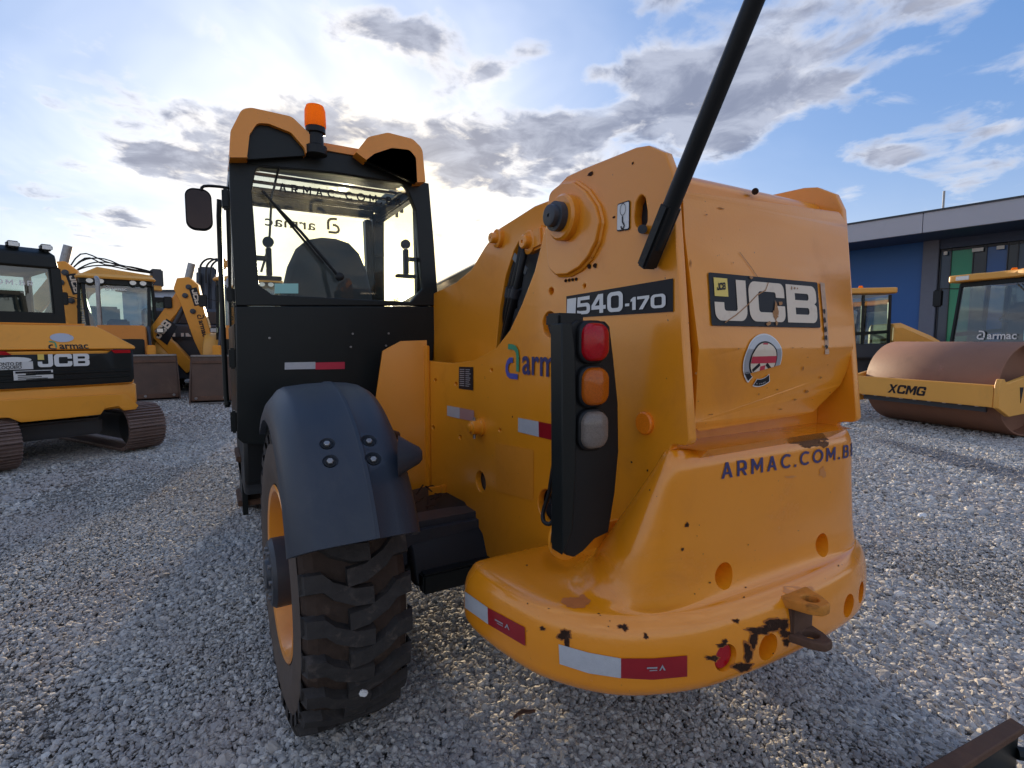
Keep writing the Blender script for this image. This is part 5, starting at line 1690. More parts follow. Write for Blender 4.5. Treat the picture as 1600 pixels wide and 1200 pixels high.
def crawler_track(root, x, L, Wt, Ht, name='crawler_track', shoe_mat='shoe'):
    """rubber-less steel track: a frame, a sprocket and its separate shoes"""
    tr = bpy.data.objects.new(name, None); COL.objects.link(tr); tr.parent = root; tr.location = (x, 0, 0)
    r = Ht / 2
    MB().prism(rpoly([(-L / 2 + .10, .12, .15), (L / 2 - .10, .12, .15), (L / 2 - .10, Ht - .12, .2), (-L / 2 + .10, Ht - .12, .2)], 5), lambda p: Vector((p[2], p[0], p[1])), -Wt * .22, Wt * .22).build('track_frame', M['dark'], tr, bevel=.01)
    for s in (-1, 1):
        MB().lathe([(r - .06, -Wt * .26), (r - .06, Wt * .26)], (0, s * (L / 2 - r), r), X_, 24).build('end_wheel', M['black'], tr)
    per = 2 * (L - 2 * r) + 2 * math.pi * r
    n = int(per / .135)
    shoe = None
    for i in range(n):
        t = per * i / n
        st = L - 2 * r
        if t < st: y, z, a = -st / 2 + t, 0.02, math.pi
        elif t < st + math.pi * r:
            q = (t - st) / r; y, z, a = st / 2 + (r - .02) * math.sin(q), r - (r - .02) * math.cos(q), math.pi + q
        elif t < 2 * st + math.pi * r: y, z, a = st / 2 - (t - st - math.pi * r), Ht - .02, 0
        else:
            q = (t - 2 * st - math.pi * r) / r; y, z, a = -st / 2 - (r - .02) * math.sin(q), r + (r - .02) * math.cos(q), q
        if shoe is None:
            mb = MB().pbox(-Wt / 2, Wt / 2, -.062, .062, -.012, .010)
            for k in (-.045, .0, .045): mb.pbox(-Wt / 2, Wt / 2, k - .008, k + .008, .010, .032)
            shoe = mb.build('track_shoe', M[shoe_mat], tr, smooth=0); o = shoe
        else:
            o = shoe.copy(); COL.objects.link(o); o.parent = tr
        o.location = (0, y, z); o.rotation_euler = (a, 0, 0)
    return tr


def excavator_body(root, paint):
    pass


# ---- compact crawler excavator at the left edge, its back to us
EX = CW(-6.60, 7.05)
ex = thing('crawler_excavator', EX, 'compact yellow crawler excavator with dark rear grille parked at the left edge', 'excavator', yaw_of(-.80, .60))
rz1, rz2 = yaw_of(-.80, .60), yaw_of(-.87, .49)
inv = Matrix.Rotation(-rz1, 3, 'Z')
for sx in (-.78, .78):
    tr = crawler_track(ex, 0, 2.55, .46, .60)
    tr.location = inv @ (CW(-6.5, 7.1) + Matrix.Rotation(rz2, 3, 'Z') @ Vector((sx, 0, 0)) - EX)
    tr.rotation_euler = (0, 0, rz2 - rz1)
mb = MB().pbox(-.60, .60, -.55, .55, .22, .50, .04)
mb.bar((-.7, -.75, .36), (.7, -.75, .36), .26, .22, (0, 0, 1), .03)
mb.build('undercarriage', M['dark'], ex)
MB().cyl((0, 0, .48), (0, 0, .62), .42, n=32).build('slew_ring', M['dark'], ex)
YR = -1.18
arc = lambda hw, bulge, y0: [(-hw, .6), (-hw, y0 + .12), (-hw * .96, y0 + .03), (-hw * .6, y0 - bulge * .55), (0, y0 - bulge), (hw * .6, y0 - bulge * .55), (hw * .96, y0 + .03), (hw, y0 + .12), (hw, .6)]
pl_ = arc(1.10, .10, YR)
low_ = [[Vector((x, y, z)) for x, y in [(px * k, py + dy) for px, py in pl_]] for z, k, dy in ((.60, .985, .05), (.66, 1.0, 0), (.90, 1.0, 0), (.925, .985, .015))]
MB().loft(low_).build('counterweight', M['yellow_far'], ex, smooth=35, bevel=.012)
# raised lower lip with two cut-outs
mb = MB()
lip = [(-1.06, .80), (-.98, .83), (.70, .80), (.90, .79), (1.06, .62), (1.02, .575), (.86, .575), (.80, .63), (.62, .63), (.56, .555), (-.30, .55), (-.42, .62), (-.62, .63), (-.72, .555), (-.95, .57)]
def bulge_y(x, y0=YR, b=.10): return y0 - b * (1 - min(1, abs(x) / 1.06) ** 2) - .006
me = fill_mesh([lip], 0)
mb.add_mesh(me)
for xx in np.arange(-1.0, 1.05, .2): bmesh.ops.bisect_plane(mb.bm, geom=mb.bm.verts[:] + mb.bm.edges[:] + mb.bm.faces[:], plane_co=(float(xx), 0, 0), plane_no=(1, 0, 0))
for v in mb.bm.verts: v.co = Vector((v.co.x, bulge_y(v.co.x) - .012, v.co.y))
mb.build('counterweight_lip', M['yellow_far'], ex, solid=.03, bevel=.006)
up_ = [[Vector((x, y, z)) for x, y in [(px * k, py + dy) for px, py in arc(1.09, .09, YR + .01)]] for z, k, dy in ((.926, .99, .0), (1.37, .985, .01))]
MB().loft(up_).build('side_cowl', M['yellow_far'], ex, smooth=35, bevel=.01)
gp = [(-1.0, .945), (1.0, .945), (1.03, 1.0), (1.035, 1.39), (.80, 1.39), (.70, 1.335), (-.36, 1.335), (-.46, 1.39), (-1.0, 1.39)]
mb = MB().add_mesh(fill_mesh([gp], 0))
for xx in np.arange(-1.0, 1.05, .2): bmesh.ops.bisect_plane(mb.bm, geom=mb.bm.verts[:] + mb.bm.edges[:] + mb.bm.faces[:], plane_co=(float(xx), 0, 0), plane_no=(1, 0, 0))
for v in mb.bm.verts: v.co = Vector((v.co.x, bulge_y(v.co.x, YR + .01, .09) - .012, v.co.y))
gr = mb.build('rear_grille', M['black'], ex, solid=.02, bevel=.006)
for z in (1.02, 1.09):
    mb = MB()
    G_ = [[Vector((x, bulge_y(x, YR + .01, .09) - .024 - dd_, z + dz)) for x in np.linspace(-.95, .98, 12)] for dz, dd_ in ((0, 0), (.006, .012), (.026, .012), (.032, 0))]
    mb.grid(G_).build('grille_rib', M['black'], gr)
for x0, x1 in ((.74, 1.0), (-1.0, -.40)):
    z0, z1 = 1.335, 1.378
    G_ = [[Vector((x, bulge_y(x, YR + .01, .09) - .03, z)) for x in np.linspace(x0 + (.05 if z == z0 and x0 > 0 else 0), x1 + (.06 if z == z0 and x0 < 0 else 0), 8)] for z in (z0, z1)]
    MB().grid(G_).build('tail_lamp', M['red_lens'], gr, smooth=0)
by = lambda x: bulge_y(x, YR + .01, .09) - .031
block_letters(gr, (-.11, by(.15) - .006, 1.165), (1, .02, 0), Z_, .60, .19, M['white'])
for (x0, x1, z0, z1, mt) in ((-.56, -.14, 1.165, 1.255, 'label'), (-.34, .06, 1.04, 1.15, 'label')):
    MB().pbox(x0, x1, by(.3) - .008, by(.3) - .006, z0, z1).build('paper_label', M[mt], gr, smooth=0)
mb = MB().shape([circ(-.34, 1.275, .19, .035, 20)], lambda c: Vector((c[0], by(.3) - .0075, c[1])))
mb.build('paper_label', M['white'], gr, smooth=0)
flat_text(gr, 'lettering', M['ink'], 'PONTO DE', .05, (-.50, by(.3) - .010, 1.215), X_, Z_)
flat_text(gr, 'lettering', M['ink'], 'BLOQUEIO', .05, (-.50, by(.3) - .010, 1.175), X_, Z_)
mb = MB().pbox(-.32, .04, by(.3) - .011, by(.3) - .009, 1.118, 1.142)
for k in range(3): mb.pbox(-.30, .0 - .06 * k, by(.3) - .011, by(.3) - .009, 1.05 + k * .02, 1.058 + k * .02)
mb.build('label_print', M['ink'], gr, smooth=0)
MB().pbox(.20, .42, by(.3) - .002, by(.3) + .02, 1.045, 1.075, .004).build('grille_latch', M['plastic'], gr)
hood = [(-1.07, 1.385), (1.07, 1.385), (1.07, 1.42), (.70, 1.66), (.62, 1.69), (-1.07, 1.69)]
mb = MB()
A_ = [Vector((x, YR + .02 - (.06 if z < 1.45 else 0) + (.10 if z > 1.5 else 0), z)) for x, z in hood]
B_ = [Vector((x, .2, z)) for x, z in hood]
mb.loft([A_, B_]).build('engine_hood', M['yellow_far'], ex, smooth=30, bevel=.025)
MB().pbox(-.95, .55, -.95, -.35, 1.69, 1.715, .01).build('hood_panel', M['yellow_far'], ex)
# the face of the hood: silver oval and the hire company's name
fz = lambda z: YR + .02 - .06 + (z - 1.385) / (1.66 - 1.385) * .16
sl_ = Vector((0, .16, .275)).normalized()
mb = MB().shape([circ(.22, .15, .13, .055, 28)], lambda c: Vector((c[0], fz(1.385 + c[1]) - .012, 1.385 + c[1])))
mb.build('oval_plate', M['silver'], ex, smooth=0)
logo(ex, (.05, fz(1.40) - .014, 1.392), X_, sl_, .115, M['ink'], M['green'], M['ink'], .02)
# cab
cb = lambda x, y, z: Vector((x, y, z))
def frame_quad(parent, name, pts, w, mat, t=.05):
    n = len(pts)
    for i in range(n): MB().bar(pts[i], pts[(i + 1) % n], w, t, (0, 1, 0), .01).build(name, mat, parent)
xa, xb = -1.06, .38
MB().pbox(xa, xb, -.62, -.50, 1.4, 1.86, .02).build('cab_rear_wall', M['black'], ex)
MB().loft([[cb(xa, -.62, 2.42), cb(xb, -.62, 2.42), cb(xb, .9, 2.42), cb(xa, .9, 2.42)], [cb(xa, -.62, 2.60), cb(xb - .03, -.60, 2.60), cb(xb - .03, .9, 2.62), cb(xa, .9, 2.62)], [cb(xa + .06, -.5, 2.68), cb(xb - .10, -.5, 2.68), cb(xb - .1, .8, 2.68), cb(xa + .06, .8, 2.68)]]).build('cab_roof', M['black'], ex, bevel=.03)
for x, y in ((xa + .05, -.56), (xb - .05, -.56), (xa + .05, .85), (xb - .05, .85)):
    MB().bar((x + (.03 if x > -.5 else 0), y, 1.4), (x, y, 2.45), .14 if y < 0 else .09, .1, (0, 1, 0), .02).build('cab_pillar', M['black'], ex)
for v in (((xa + .1, -.58, 1.86), (xb - .06, -.58, 1.86), (xb - .08, -.58, 2.42), (xa + .1, -.58, 2.42)), ((xb - .03, -.5, 1.5), (xb - .03, .8, 1.5), (xb - .05, .8, 2.42), (xb - .05, -.5, 2.42)), ((xa + .03, -.5, 1.5), (xa + .03, .8, 1.5), (xa + .03, .8, 2.42), (xa + .03, -.5, 2.42)), ((xa + .1, .86, 1.4), (xb - .1, .86, 1.4), (xb - .1, .86, 2.42), (xa + .1, .86, 2.42))):
    quadface(MB(), *v).build('cab_window', M['mid_glass'], ex, smooth=0)
MB().pbox(xa + .25, xb - .25, -.2, .0, 1.3, 2.15, .06).build('seat', M['seat'], ex)
MB().pbox(xa + .02, xb - .02, -.45, .85, 1.3, 1.4).build('cab_floor', M['dark'], ex)
sign(ex, M['white'], 'ARMAC.COM.BR', (xa + .12, -.587, 2.19), X_, Z_, 1.02, .062, .3)
for x in (-.10, .26):
    lp = MB().pbox(x - .07, x + .07, -.60, -.48, 2.655, 2.735, .02).build('work_lamp', M['plastic'], ex)
    MB().pbox(x - .055, x + .055, -.607, -.602, 2.668, 2.722, .002).build('lamp_glass', M['lamp'], lp)
    MB().pbox(x - .02, x + .02, -.55, -.50, 2.64, 2.66).build('lamp_foot', M['plastic'], lp)
MB().pbox(.02, 1.05, -.3, 1.1, .66, 1.35, .05).build('tank_cover', M['yellow_far'], ex)
MB().pbox(-1.06, -.05, -.4, 1.1, .66, 1.3, .04).build('cab_base', M['dark'], ex)
for o in ex.children:
    if o.type == 'MESH': o.data.transform(Matrix.Diagonal((.88, 1, 1, 1)))
for o in gr.children: o.data.transform(Matrix.Diagonal((.88, 1, 1, 1)))
for l_ in [c for c in ex.children if c.name.startswith('work_lamp')]:
    for o in l_.children: o.data.transform(Matrix.Diagonal((.88, 1, 1, 1)))
bo = MB().tube([(.70, .9, 1.0), (.70, 1.5, 1.6), (.70, 2.6, 1.7), (.70, 4.0, 1.2)], [.16, .18, .16, .12], 8, 4).build('boom', M['yellow_far'], ex)
MB().tube([(.70, 4.0, 1.25), (.70, 3.7, .7), (.70, 3.4, .3)], [.11, .10, .08], 8).build('dipper', M['yellow_far'], ex)


# ---- backhoe loaders
def big_wheel(parent, x, y, r, w, name, rimmat='yellow_far'):
    o = bpy.data.objects.new(name, None); COL.objects.link(o); o.parent = parent; o.location = (x, y, r)
    mb = MB().lathe([(r * .56, -w / 2), (r * .9, -w / 2), (r, -w * .36), (r, w * .36), (r * .9, w / 2), (r * .56, w / 2)], (0, 0, 0), X_, 32, False)
    for k in range(18):
        for s in (-1, 1):
            a = 2 * math.pi * (k + (.5 if s > 0 else 0)) / 18
            mb.box((s * w * .25, r * math.sin(a), r * math.cos(a)), (w * .5, .06, .07), Matrix.Rotation(-a, 3, 'X'))
    mb.build('tyre', M['rubber'], o, smooth=30)
    MB().lathe([(r * .57, -w * .42), (r * .5, -w * .2), (r * .2, -w * .15), (r * .2, w * .15), (r * .5, w * .2), (r * .57, w * .42)], (0, 0, 0), X_, 24, True).build('rim', M[rimmat], o)
    return o


def make_backhoe(loc, rz, label):
    """front of the machine looks along -Y: bucket, loader arms, bonnet, cab"""
    b = thing('backhoe_loader', loc, label, 'backhoe loader', rz, 'backhoe loaders facing the yard')
    # bucket: open shell standing on the gravel
    prof = [(-.05, .02), (-.02, 0), (.35, .0), (.62, .12), (.72, .42), (.66, .78), (.46, 1.02), (.36, 1.05)]
    inner = [(x - .0, z) for x, z in prof]
    W2 = 1.03
    mb = MB().grid([[Vector((s, y, z)) for y, z in inner] for s in np.linspace(-W2, W2, 3)])
    bk = mb.build('bucket', M['bucket'], b, solid=.025, smooth=60)
    for s in (-W2, W2): MB().prism(prof + [(.1, .5)], lambda p: Vector((p[2], p[0], p[1])), s - .013, s + .013).build('bucket_side', M['bucket'], bk, smooth=0)
    MB().pbox(-W2, W2, -.07, .04, .003, .03).build('cutting_edge', M['steel'], bk)
    MB().pbox(-W2, W2, .28, .40, 1.045, 1.085, .01).build('bucket_lip', M['steel'], bk)
    # broad dark face of the bucket, tilted back
    MB().loft([[Vector((-W2 + .02, .02, .06)), Vector((W2 - .02, .02, .06)), Vector((W2 - .02, .30, 1.04)), Vector((-W2 + .02, .30, 1.04))], [Vector((-W2 + .02, .06, .06)), Vector((W2 - .02, .06, .06)), Vector((W2 - .02, .33, 1.04)), Vector((-W2 + .02, .33, 1.04))]]).build('bucket_back', M['bucket'], bk, smooth=0)
    n_ = Vector((0, -.96, .28))
    for z0, z1, nm in ((.075, .17, 'wear_band'), (.90, .955, 'bucket_rib')):
        f_ = lambda z: .02 + (z - .06) * .2857
        MB().loft([[Vector((-W2 + .025, f_(z0) - k, z0)), Vector((W2 - .025, f_(z0) - k, z0)), Vector((W2 - .025, f_(z1) - k, z1)), Vector((-W2 + .025, f_(z1) - k, z1))] for k in (.022, -.005)]).build(nm, M['rust'], bk, smooth=0)
    for x in (-W2 + .12, -.35, .35, W2 - .12):
        MB().cyl((x, f_(.125) - .045, .125), (x, f_(.125), .125), .03, n=8).build('edge_bolt', M['steel'], bk, smooth=0)
    for s in (-.55, .55):
        arm = MB().tube([(s, .62, .55), (s, 1.25, 1.0), (s, 2.2, 1.45), (s, 3.0, 1.55)], [.10, .13, .13, .12], 4, 4).build('loader_arm', M['yellow_far'], b, smooth=30)
        MB().pbox(s - .09, s + .09, .62, .8, .35, 1.3, .02).build('arm_end', M['yellow_far'], b)
        MB().cyl((s, .85, .9), (s * 1.02, 1.6, 1.75), .045, n=12).build('ram', M['dark'], b)
        MB().cyl((s, .75, .78), (s, .87, .92), .026, n=12).build('ram_rod', M['chrome'], b)
    # bonnet
    hd_ = [[Vector((x * k, y, z)) for x, z in rpoly([(-.50, .95), (.50, .95), (.50, 1.78, .08), (-.50, 1.78, .08)], 4)] for y, k in ((1.0, .94), (1.1, 1.0), (2.58, 1.06))]
    MB().loft(hd_).build('bonnet', M['orange'], b, smooth=40)
    MB().pbox(-.44, .44, .95, 1.01, .80, 1.45, .02).build('front_grille', M['black'], b)
    MB().pbox(-.52, .52, 1.3, 4.8, .62, .95, .03).build('chassis', M['dark'], b)
    MB().tube([(-.40, 1.9, 1.75), (-.40, 1.9, 2.75), (-.40, 1.95, 2.92), (-.42, 2.10, 2.98)], .05, 12, 3).build('exhaust_pipe', M['steel'], b)
    # cab
    y0, y1, zt = 2.55, 4.05, 3.0
    for x, y, xt, yt in ((-.62, y0, -.70, y0 + .16), (.62, y0, .70, y0 + .16), (-.86, y0 + .45, -.78, y0 + .42), (.86, y0 + .45, .78, y0 + .42), (-.80, y1, -.74, y1), (.80, y1, .74, y1)):
        MB().bar((x, y, 1.2), (xt, yt, zt), .075, .075, (0, 1, 0), .01).build('cab_pillar', M['black'], b)
    MB().loft([[Vector((x * k, y, z)) for x, y in rpoly([(-.80, y0 + .02, .12), (.80, y0 + .02, .12), (.80, y1 + .1, .12), (-.80, y1 + .1, .12)], 4)] for z, k in ((zt - .12, .98), (zt, 1.0))]).build('cab_header', M['black'], b, smooth=40)
    MB().loft([[Vector((x * k, y0 + .75 + (y - y0 - .75) * k, z)) for x, y in rpoly([(-.86, y0 - .10, .2), (.86, y0 - .10, .2), (.86, y1 + .12, .2), (-.86, y1 + .12, .2)], 5)] for z, k in ((zt + .005, .98), (zt + .05, 1.0), (zt + .12, .92))]).build('cab_roof', M['ochre'], b, smooth=50)
    for x in (-.56, -.34, .34, .56):
        l = MB().lathe([(.085, 0), (.085, .05), (.06, .09)], (x, y0 - .02, zt - .06), Y_, 20).build('head_lamp', M['plastic'], b)
        MB().shape([circ(x, zt - .06, .072, .058, 18)], lambda c: Vector((c[0], y0 - .025, c[1]))).build('lamp_glass', M['lamp'], l, smooth=0)
    for v in (((-.58, y0 + .01, 1.30), (.58, y0 + .01, 1.30), (.66, y0 + .14, zt - .12), (-.66, y0 + .14, zt - .12)), ((-.64, y0 + .02, 1.2), (-.84, y0 + .42, 1.2), (-.77, y0 + .40, zt - .12), (-.70, y0 + .16, zt - .12)), ((.64, y0 + .02, 1.2), (.84, y0 + .42, 1.2), (.77, y0 + .40, zt - .12), (.70, y0 + .16, zt - .12)),
              ((-.84, y0 + .5, 1.2), (-.80, y1, 1.2), (-.74, y1, zt - .12), (-.77, y0 + .45, zt - .12)), ((.84, y0 + .5, 1.2), (.80, y1, 1.2), (.74, y1, zt - .12), (.77, y0 + .45, zt - .12)), ((-.78, y1 + .01, 1.3), (.78, y1 + .01, 1.3), (.73, y1 + .01, zt - .12), (-.73, y1 + .01, zt - .12))):
        quadface(MB(), *v).build('cab_window', M['mid_glass'], b, smooth=0)
    logo(b, (-.26, y0 + .085, zt - .28), X_, Z_, .12, M['white'], M['white'], M['white'])
    MB().pbox(-.25, .25, y0 + .9, y0 + 1.05, 1.2, 2.0, .05).build('seat', M['seat'], b)
    MB().pbox(-.8, .8, y0 + .2, y1, .95, 1.2, .02).build('cab_floor', M['dark'], b)
    MB().lathe([(.17, -.012), (.185, 0), (.17, .012), (.155, 0), (.17, -.012)], (0, y0 + .45, 1.72), (0, -.4, 1), 24, False).build('steering_wheel', M['plastic'], b)
    MB().bar((.08, y0 - .01, 1.55), (.52, y0 + .03, 1.85), .012, .012).build('wiper', M['plastic'], b)
    for s in (-1, 1):
        MB().bar((s * .74, y0 + .1, 2.45), (s * 1.08, y0 + .05, 2.55), .02, .02).build('mirror_arm', M['plastic'], b)
        MB().pbox(s * 1.0, s * 1.2, y0 + .02, y0 + .06, 2.30, 2.62, .02).build('mirror', M['plastic'], b)
        l = MB().pbox(s * .88 - .09, s * .88 + .09, y0 + .0, y0 + .1, 1.62, 1.76, .02).build('side_lamp', M['plastic'], b)
        MB().pbox(s * .88 - .07, s * .88 + .07, y0 - .004, y0 - .001, 1.64, 1.74, .001).build('lamp_glass', M['lamp'], l)
        fd = [Vector((0, y0 + .95 - .82 * math.cos(t), .80 + .82 * math.sin(t))) for t in np.linspace(rad(10), rad(150), 12)]
        MB().grid([[p + Vector((s * x, 0, dz)) for p in fd] for x, dz in ((.72, 0), (1.16, 0), (1.19, -.06))]).build('mudguard', M['ochre'], b, solid=.03, smooth=60)
        big_wheel(b, s * .96, y0 + .95, .74, .44, 'rear_wheel')
        big_wheel(b, s * .92, 2.0, .50, .34, 'front_wheel')
    MB().bar((-.9, 2.0, .5), (.9, 2.0, .5), .14, .16).build('front_axle', M['dark'], b)
    MB().bar((-.9, y0 + .95, .72), (.9, y0 + .95, .72), .2, .2).build('rear_axle', M['dark'], b)
    b.scale = (1.06, 1.06, 1.06)
    return b


FRONT = yaw_of(.14, 1.0)
make_backhoe(CW(-9.30, 12.6), yaw_of(-.62, .80), 'yellow backhoe loader with tall exhaust pipe and full cab, its loader bucket beside the excavator')
make_backhoe(CW(-6.58, 12.7), yaw_of(-.36, .93), 'yellow backhoe loader mostly hidden behind the black cab, its bucket half in view')


def make_digger_arm(loc, rz, label, flip=1, sc=1.0):
    """backhoe loader seen from behind: folded boom and dipper, stabilisers, dark body"""
    b = thing('backhoe_loader', loc, label, 'backhoe loader', rz, 'backhoe loaders with folded digging arms')
    MB().pbox(-1.05, 1.05, .2, .5, .35, .75, .02).build('rear_frame', M['dark'], b)
    MB().pbox(-.8, .8, .5, 3.6, .6, 1.5, .05).build('body', M['dark'], b)
    s = flip
    boom = [(0.0 * s, .10, .75), (-.55 * s, .05, 1.75), (-.42 * s, .02, 2.55), (.12 * s, .0, 3.25)]
    mb = MB()
    pts = [Vector(p) for p in boom]
    polyb = stroke([(-.02 * s, .62), (-.55 * s, 1.30), (-.95 * s, 1.75), (-.50 * s, 2.35), (-.10 * s, 2.95)], .34)
    bm1 = MB().prism(polyb, lambda p: Vector((p[0], .22 + p[2], p[1])), -.12, .12).build('boom', M['yellow_far'], b, bevel=.02)
    dp = [(-.20 * s, 3.30), (.10 * s, 3.34), (.34 * s, 3.12), (.42 * s, 2.6), (.86 * s, .62), (.70 * s, .44), (.52 * s, .52), (.16 * s, 1.5), (-.10 * s, 2.45), (-.30 * s, 3.0)]
    if s < 0: dp = dp[::-1]
    d = MB().prism(dp, lambda p: Vector((p[0], -.06 + p[2], p[1])), -.12, .12).build('dipper', M['yellow_far'], b, bevel=.02)
    for x, z in ((.10, 3.05), (.18, 2.35), (.70, .62), (.0, 2.8)):
        MB().lathe([(.075, 0), (.075, .03), (.04, .035), (.04, .06)], (x * s, -.19, z), -Y_, 16).build('pin_boss', M['dark'], d)
    MB().cyl((.02 * s, .0, 3.2), (.16 * s, .0, 3.75), .10, n=14).build('ram_head', M['steel'], b)
    MB().cyl((-.35 * s, -.02, 2.0), (.22 * s, -.02, 3.1), .07, n=12).build('dipper_ram', M['dark'], b)
    u = Vector((.20 * s, 0, -.98)).normalized(); vv = Vector((.98 * s, 0, .20)).normalized()
    if s > 0:
        for (o_, nm) in (((.13, -.19, 3.02), None),):
            MB().prism([(.10, 3.0), (.30, 3.05), (.42, 2.55), (.22, 2.5)], lambda p: Vector((p[0], -.183 + p[2], p[1])), -.004, 0).build('maker_board', M['ink'], d, smooth=0)
        block_letters(d, (.15, -.190, 2.98), u, vv, .46, .16, M['cream'], False)
        logo(d, (.27, -.190, 2.25), u, vv, .17, M['ink'], M['ink'], M['ink'], .03)
        MB().shape([circ(.56, 1.30, .12, .12, 24)], lambda c: Vector((c[0], -.184, c[1]))).build('round_sticker', M['white'], d, smooth=0)
        MB().shape([circ(.56, 1.30, .08, .08, 20)], lambda c: Vector((c[0], -.187, c[1]))).build('red_disc', M['red'], d, smooth=0)
        MB().prism([(-.90, 1.62), (-.62, 1.36), (-.32, 1.92), (-.60, 2.14)], lambda p: Vector((p[0], .096 + p[2], p[1])), -.006, 0).build('maker_board', M['ink'], bm1, smooth=0)
        block_letters(bm1, (-.80, .084, 1.50), Vector((.62, 0, .78)), Vector((-.78, 0, .62)), .60, .30, M['cream'], False)
    lk = [(.58 * s, .95), (.88 * s, 1.08), (1.12 * s, .98), (1.20 * s, .75), (1.32 * s, .72), (1.34 * s, .50), (1.18 * s, .40), (1.10 * s, .62), (.92 * s, .74), (.70 * s, .66)]
    if s < 0: lk = lk[::-1]
    MB().prism(lk, lambda p: Vector((p[0], -.06 + p[2], p[1])), -.10, .10).build('bucket_link', M['yellow_far'], b, bevel=.02)
    for x in (-1.15, 1.15):
        MB().loft([[Vector((x + a, y, z)) for a, y in ((-.24, .15), (.24, .15), (.24, .5), (-.24, .5))] for z in (.55,)] + [[Vector((x + a, y, z)) for a, y in ((-.30, .12), (.30, .12), (.30, .55), (-.30, .55))] for z in (1.15, 1.28)]).build('stabiliser', M['ochre'], b, bevel=.03)
        big_wheel(b, x * .82, 1.5, .72, .42, 'rear_wheel')
    MB().pbox(-.78, .78, .9, 2.4, 1.5, 1.62, .03).build('rear_deck', M['dark'], b)
    b.scale = (sc, sc, sc)
    return b


make_digger_arm(CW(-9.55, 15.6), yaw_of(-.28, 1.0), 'yellow folded digging arm of a backhoe loader before the dark grey excavator')
make_digger_arm(CW(-12.85, 15.2), yaw_of(-.55, 1.0), 'yellow folded digging arm rising between the excavator cab and the backhoe with the exhaust', 1, 1.12)


# ---- dark grey excavator behind the folded arm
hy = thing('crawler_excavator', CW(-11.4, 19.0), 'large dark grey crawler excavator with white lettering standing behind the folded digging arm', 'excavator', yaw_of(-.45, 1.0))
for sx in (-1.15, 1.15): crawler_track(hy, sx, 4.0, .55, .85, shoe_mat='dark')
MB().pbox(-.9, .9, -1.0, 1.0, .4, .8, .05).build('undercarriage', M['dark'], hy)
cwp = [(-1.4, 1.2), (-1.4, -1.6), (-1.2, -1.95), (0, -2.1), (1.2, -1.95), (1.4, -1.6), (1.4, 1.2)]
MB().loft([[Vector((x * k, y * k, z)) for x, y in cwp] for z, k in ((.95, .96), (1.05, 1.0), (1.90, 1.0), (2.02, .98))]).build('counterweight', M['dark'], hy, smooth=30, bevel=.03)
MB().loft([[Vector((x * k, y * k + .1, z)) for x, y in cwp] for z, k in ((2.03, .95), (2.45, .95), (2.55, .9))]).build('engine_hood', M['dark'], hy, smooth=30, bevel=.03)
sign(hy, M['white'], 'HYUNDAI', (-1.12, -2.14, 1.38), X_, Z_, 2.25, .36, .12)
MB().pbox(-1.40, -.45, -.2, 1.4, 1.0, 3.0, .1).build('cab', M['black'], hy)
quadface(MB(), (-1.3, -.215, 2.1), (-.55, -.215, 2.1), (-.55, -.215, 2.85), (-1.3, -.215, 2.85)).build('cab_window', M['dark_glass'], hy, smooth=0)
bo = MB().bar((.35, .6, 2.2), (.35, 1.4, 4.2), .62, .55, (0, 1, 0), .05).build('boom', M['dark'], hy)
for s in (-.26, -.02, .22): MB().cyl((.35 + s, .25, 2.3), (.35 + s, .95, 4.0), .09, n=12).build('boom_ram', M['dark'], hy)
for s in (-.2, 0, .15): MB().tube([(.35 + s, .5, 3.6), (.4 + s, .55, 4.25), (.7 + s, .8, 4.55), (1.0, 1.1, 4.4)], .035, 8, 4).build('hose', M['plastic'], hy)
MB().pbox(.75, 1.05, .9, 1.4, 4.25, 4.6, .05).build('boom_head', M['ochre'], hy)
MB().pbox(1.0, 1.12, .4, 1.2, 2.5, 3.9, .03).build('service_riser', M['dark'], hy)

# ---- excavator boom showing above the backhoe cab
eb = thing('crawler_excavator', CW(-15.9, 19.5), 'crawler excavator with a bent yellow boom hung with hoses above the backhoe cab roof', 'excavator', yaw_of(.75, .65))
for sx in (-1.1, 1.1): crawler_track(eb, sx, 3.6, .5, .8, shoe_mat='dark')
MB().pbox(-1.2, 1.2, -1.8, 1.2, .9, 2.0, .1).build('body', M['yellow_far'], eb)
MB().pbox(-1.25, -.35, -.3, 1.2, 1.0, 2.8, .08).build('cab', M['black'], eb)
kb = [(-.9, 1.9), (-.5, 3.1), (.0, 3.9), (.55, 4.22), (2.5, 4.0), (2.55, 3.45), (.75, 3.50), (.35, 3.2), (-.1, 2.4), (-.3, 1.8)]
MB().prism(kb, lambda p: Vector((p[2], p[0], p[1])), -.22, .22).build('boom', M['lemon'] if False else M['ochre'], eb, bevel=.04)
for k in range(5):
    MB().tube([(-.26 + k * .12, -.75, 2.6), (-.26 + k * .12, -.45, 3.6), (-.2 + k * .1, .1 + .12 * (k % 2), 4.15 + .12 * k), (-.2 + k * .1, .8, 4.33 + .11 * (k % 3)), (-.2 + k * .1, 1.6, 4.22 + .1 * (k % 2)), (-.2 + k * .1, 2.4, 4.15)], .024, 8, 4).build('hose', M['plastic'], eb)
MB().bar((0.28, -.55, 2.3), (.28, .15, 3.75), .16, .5, (1, 0, 0), .03).build('boom_ram', M['dark'], eb)
MB().pbox(-.25, .25, 2.2, 2.6, 3.6, 4.3, .05).build('boom_head', M['dark'], eb)


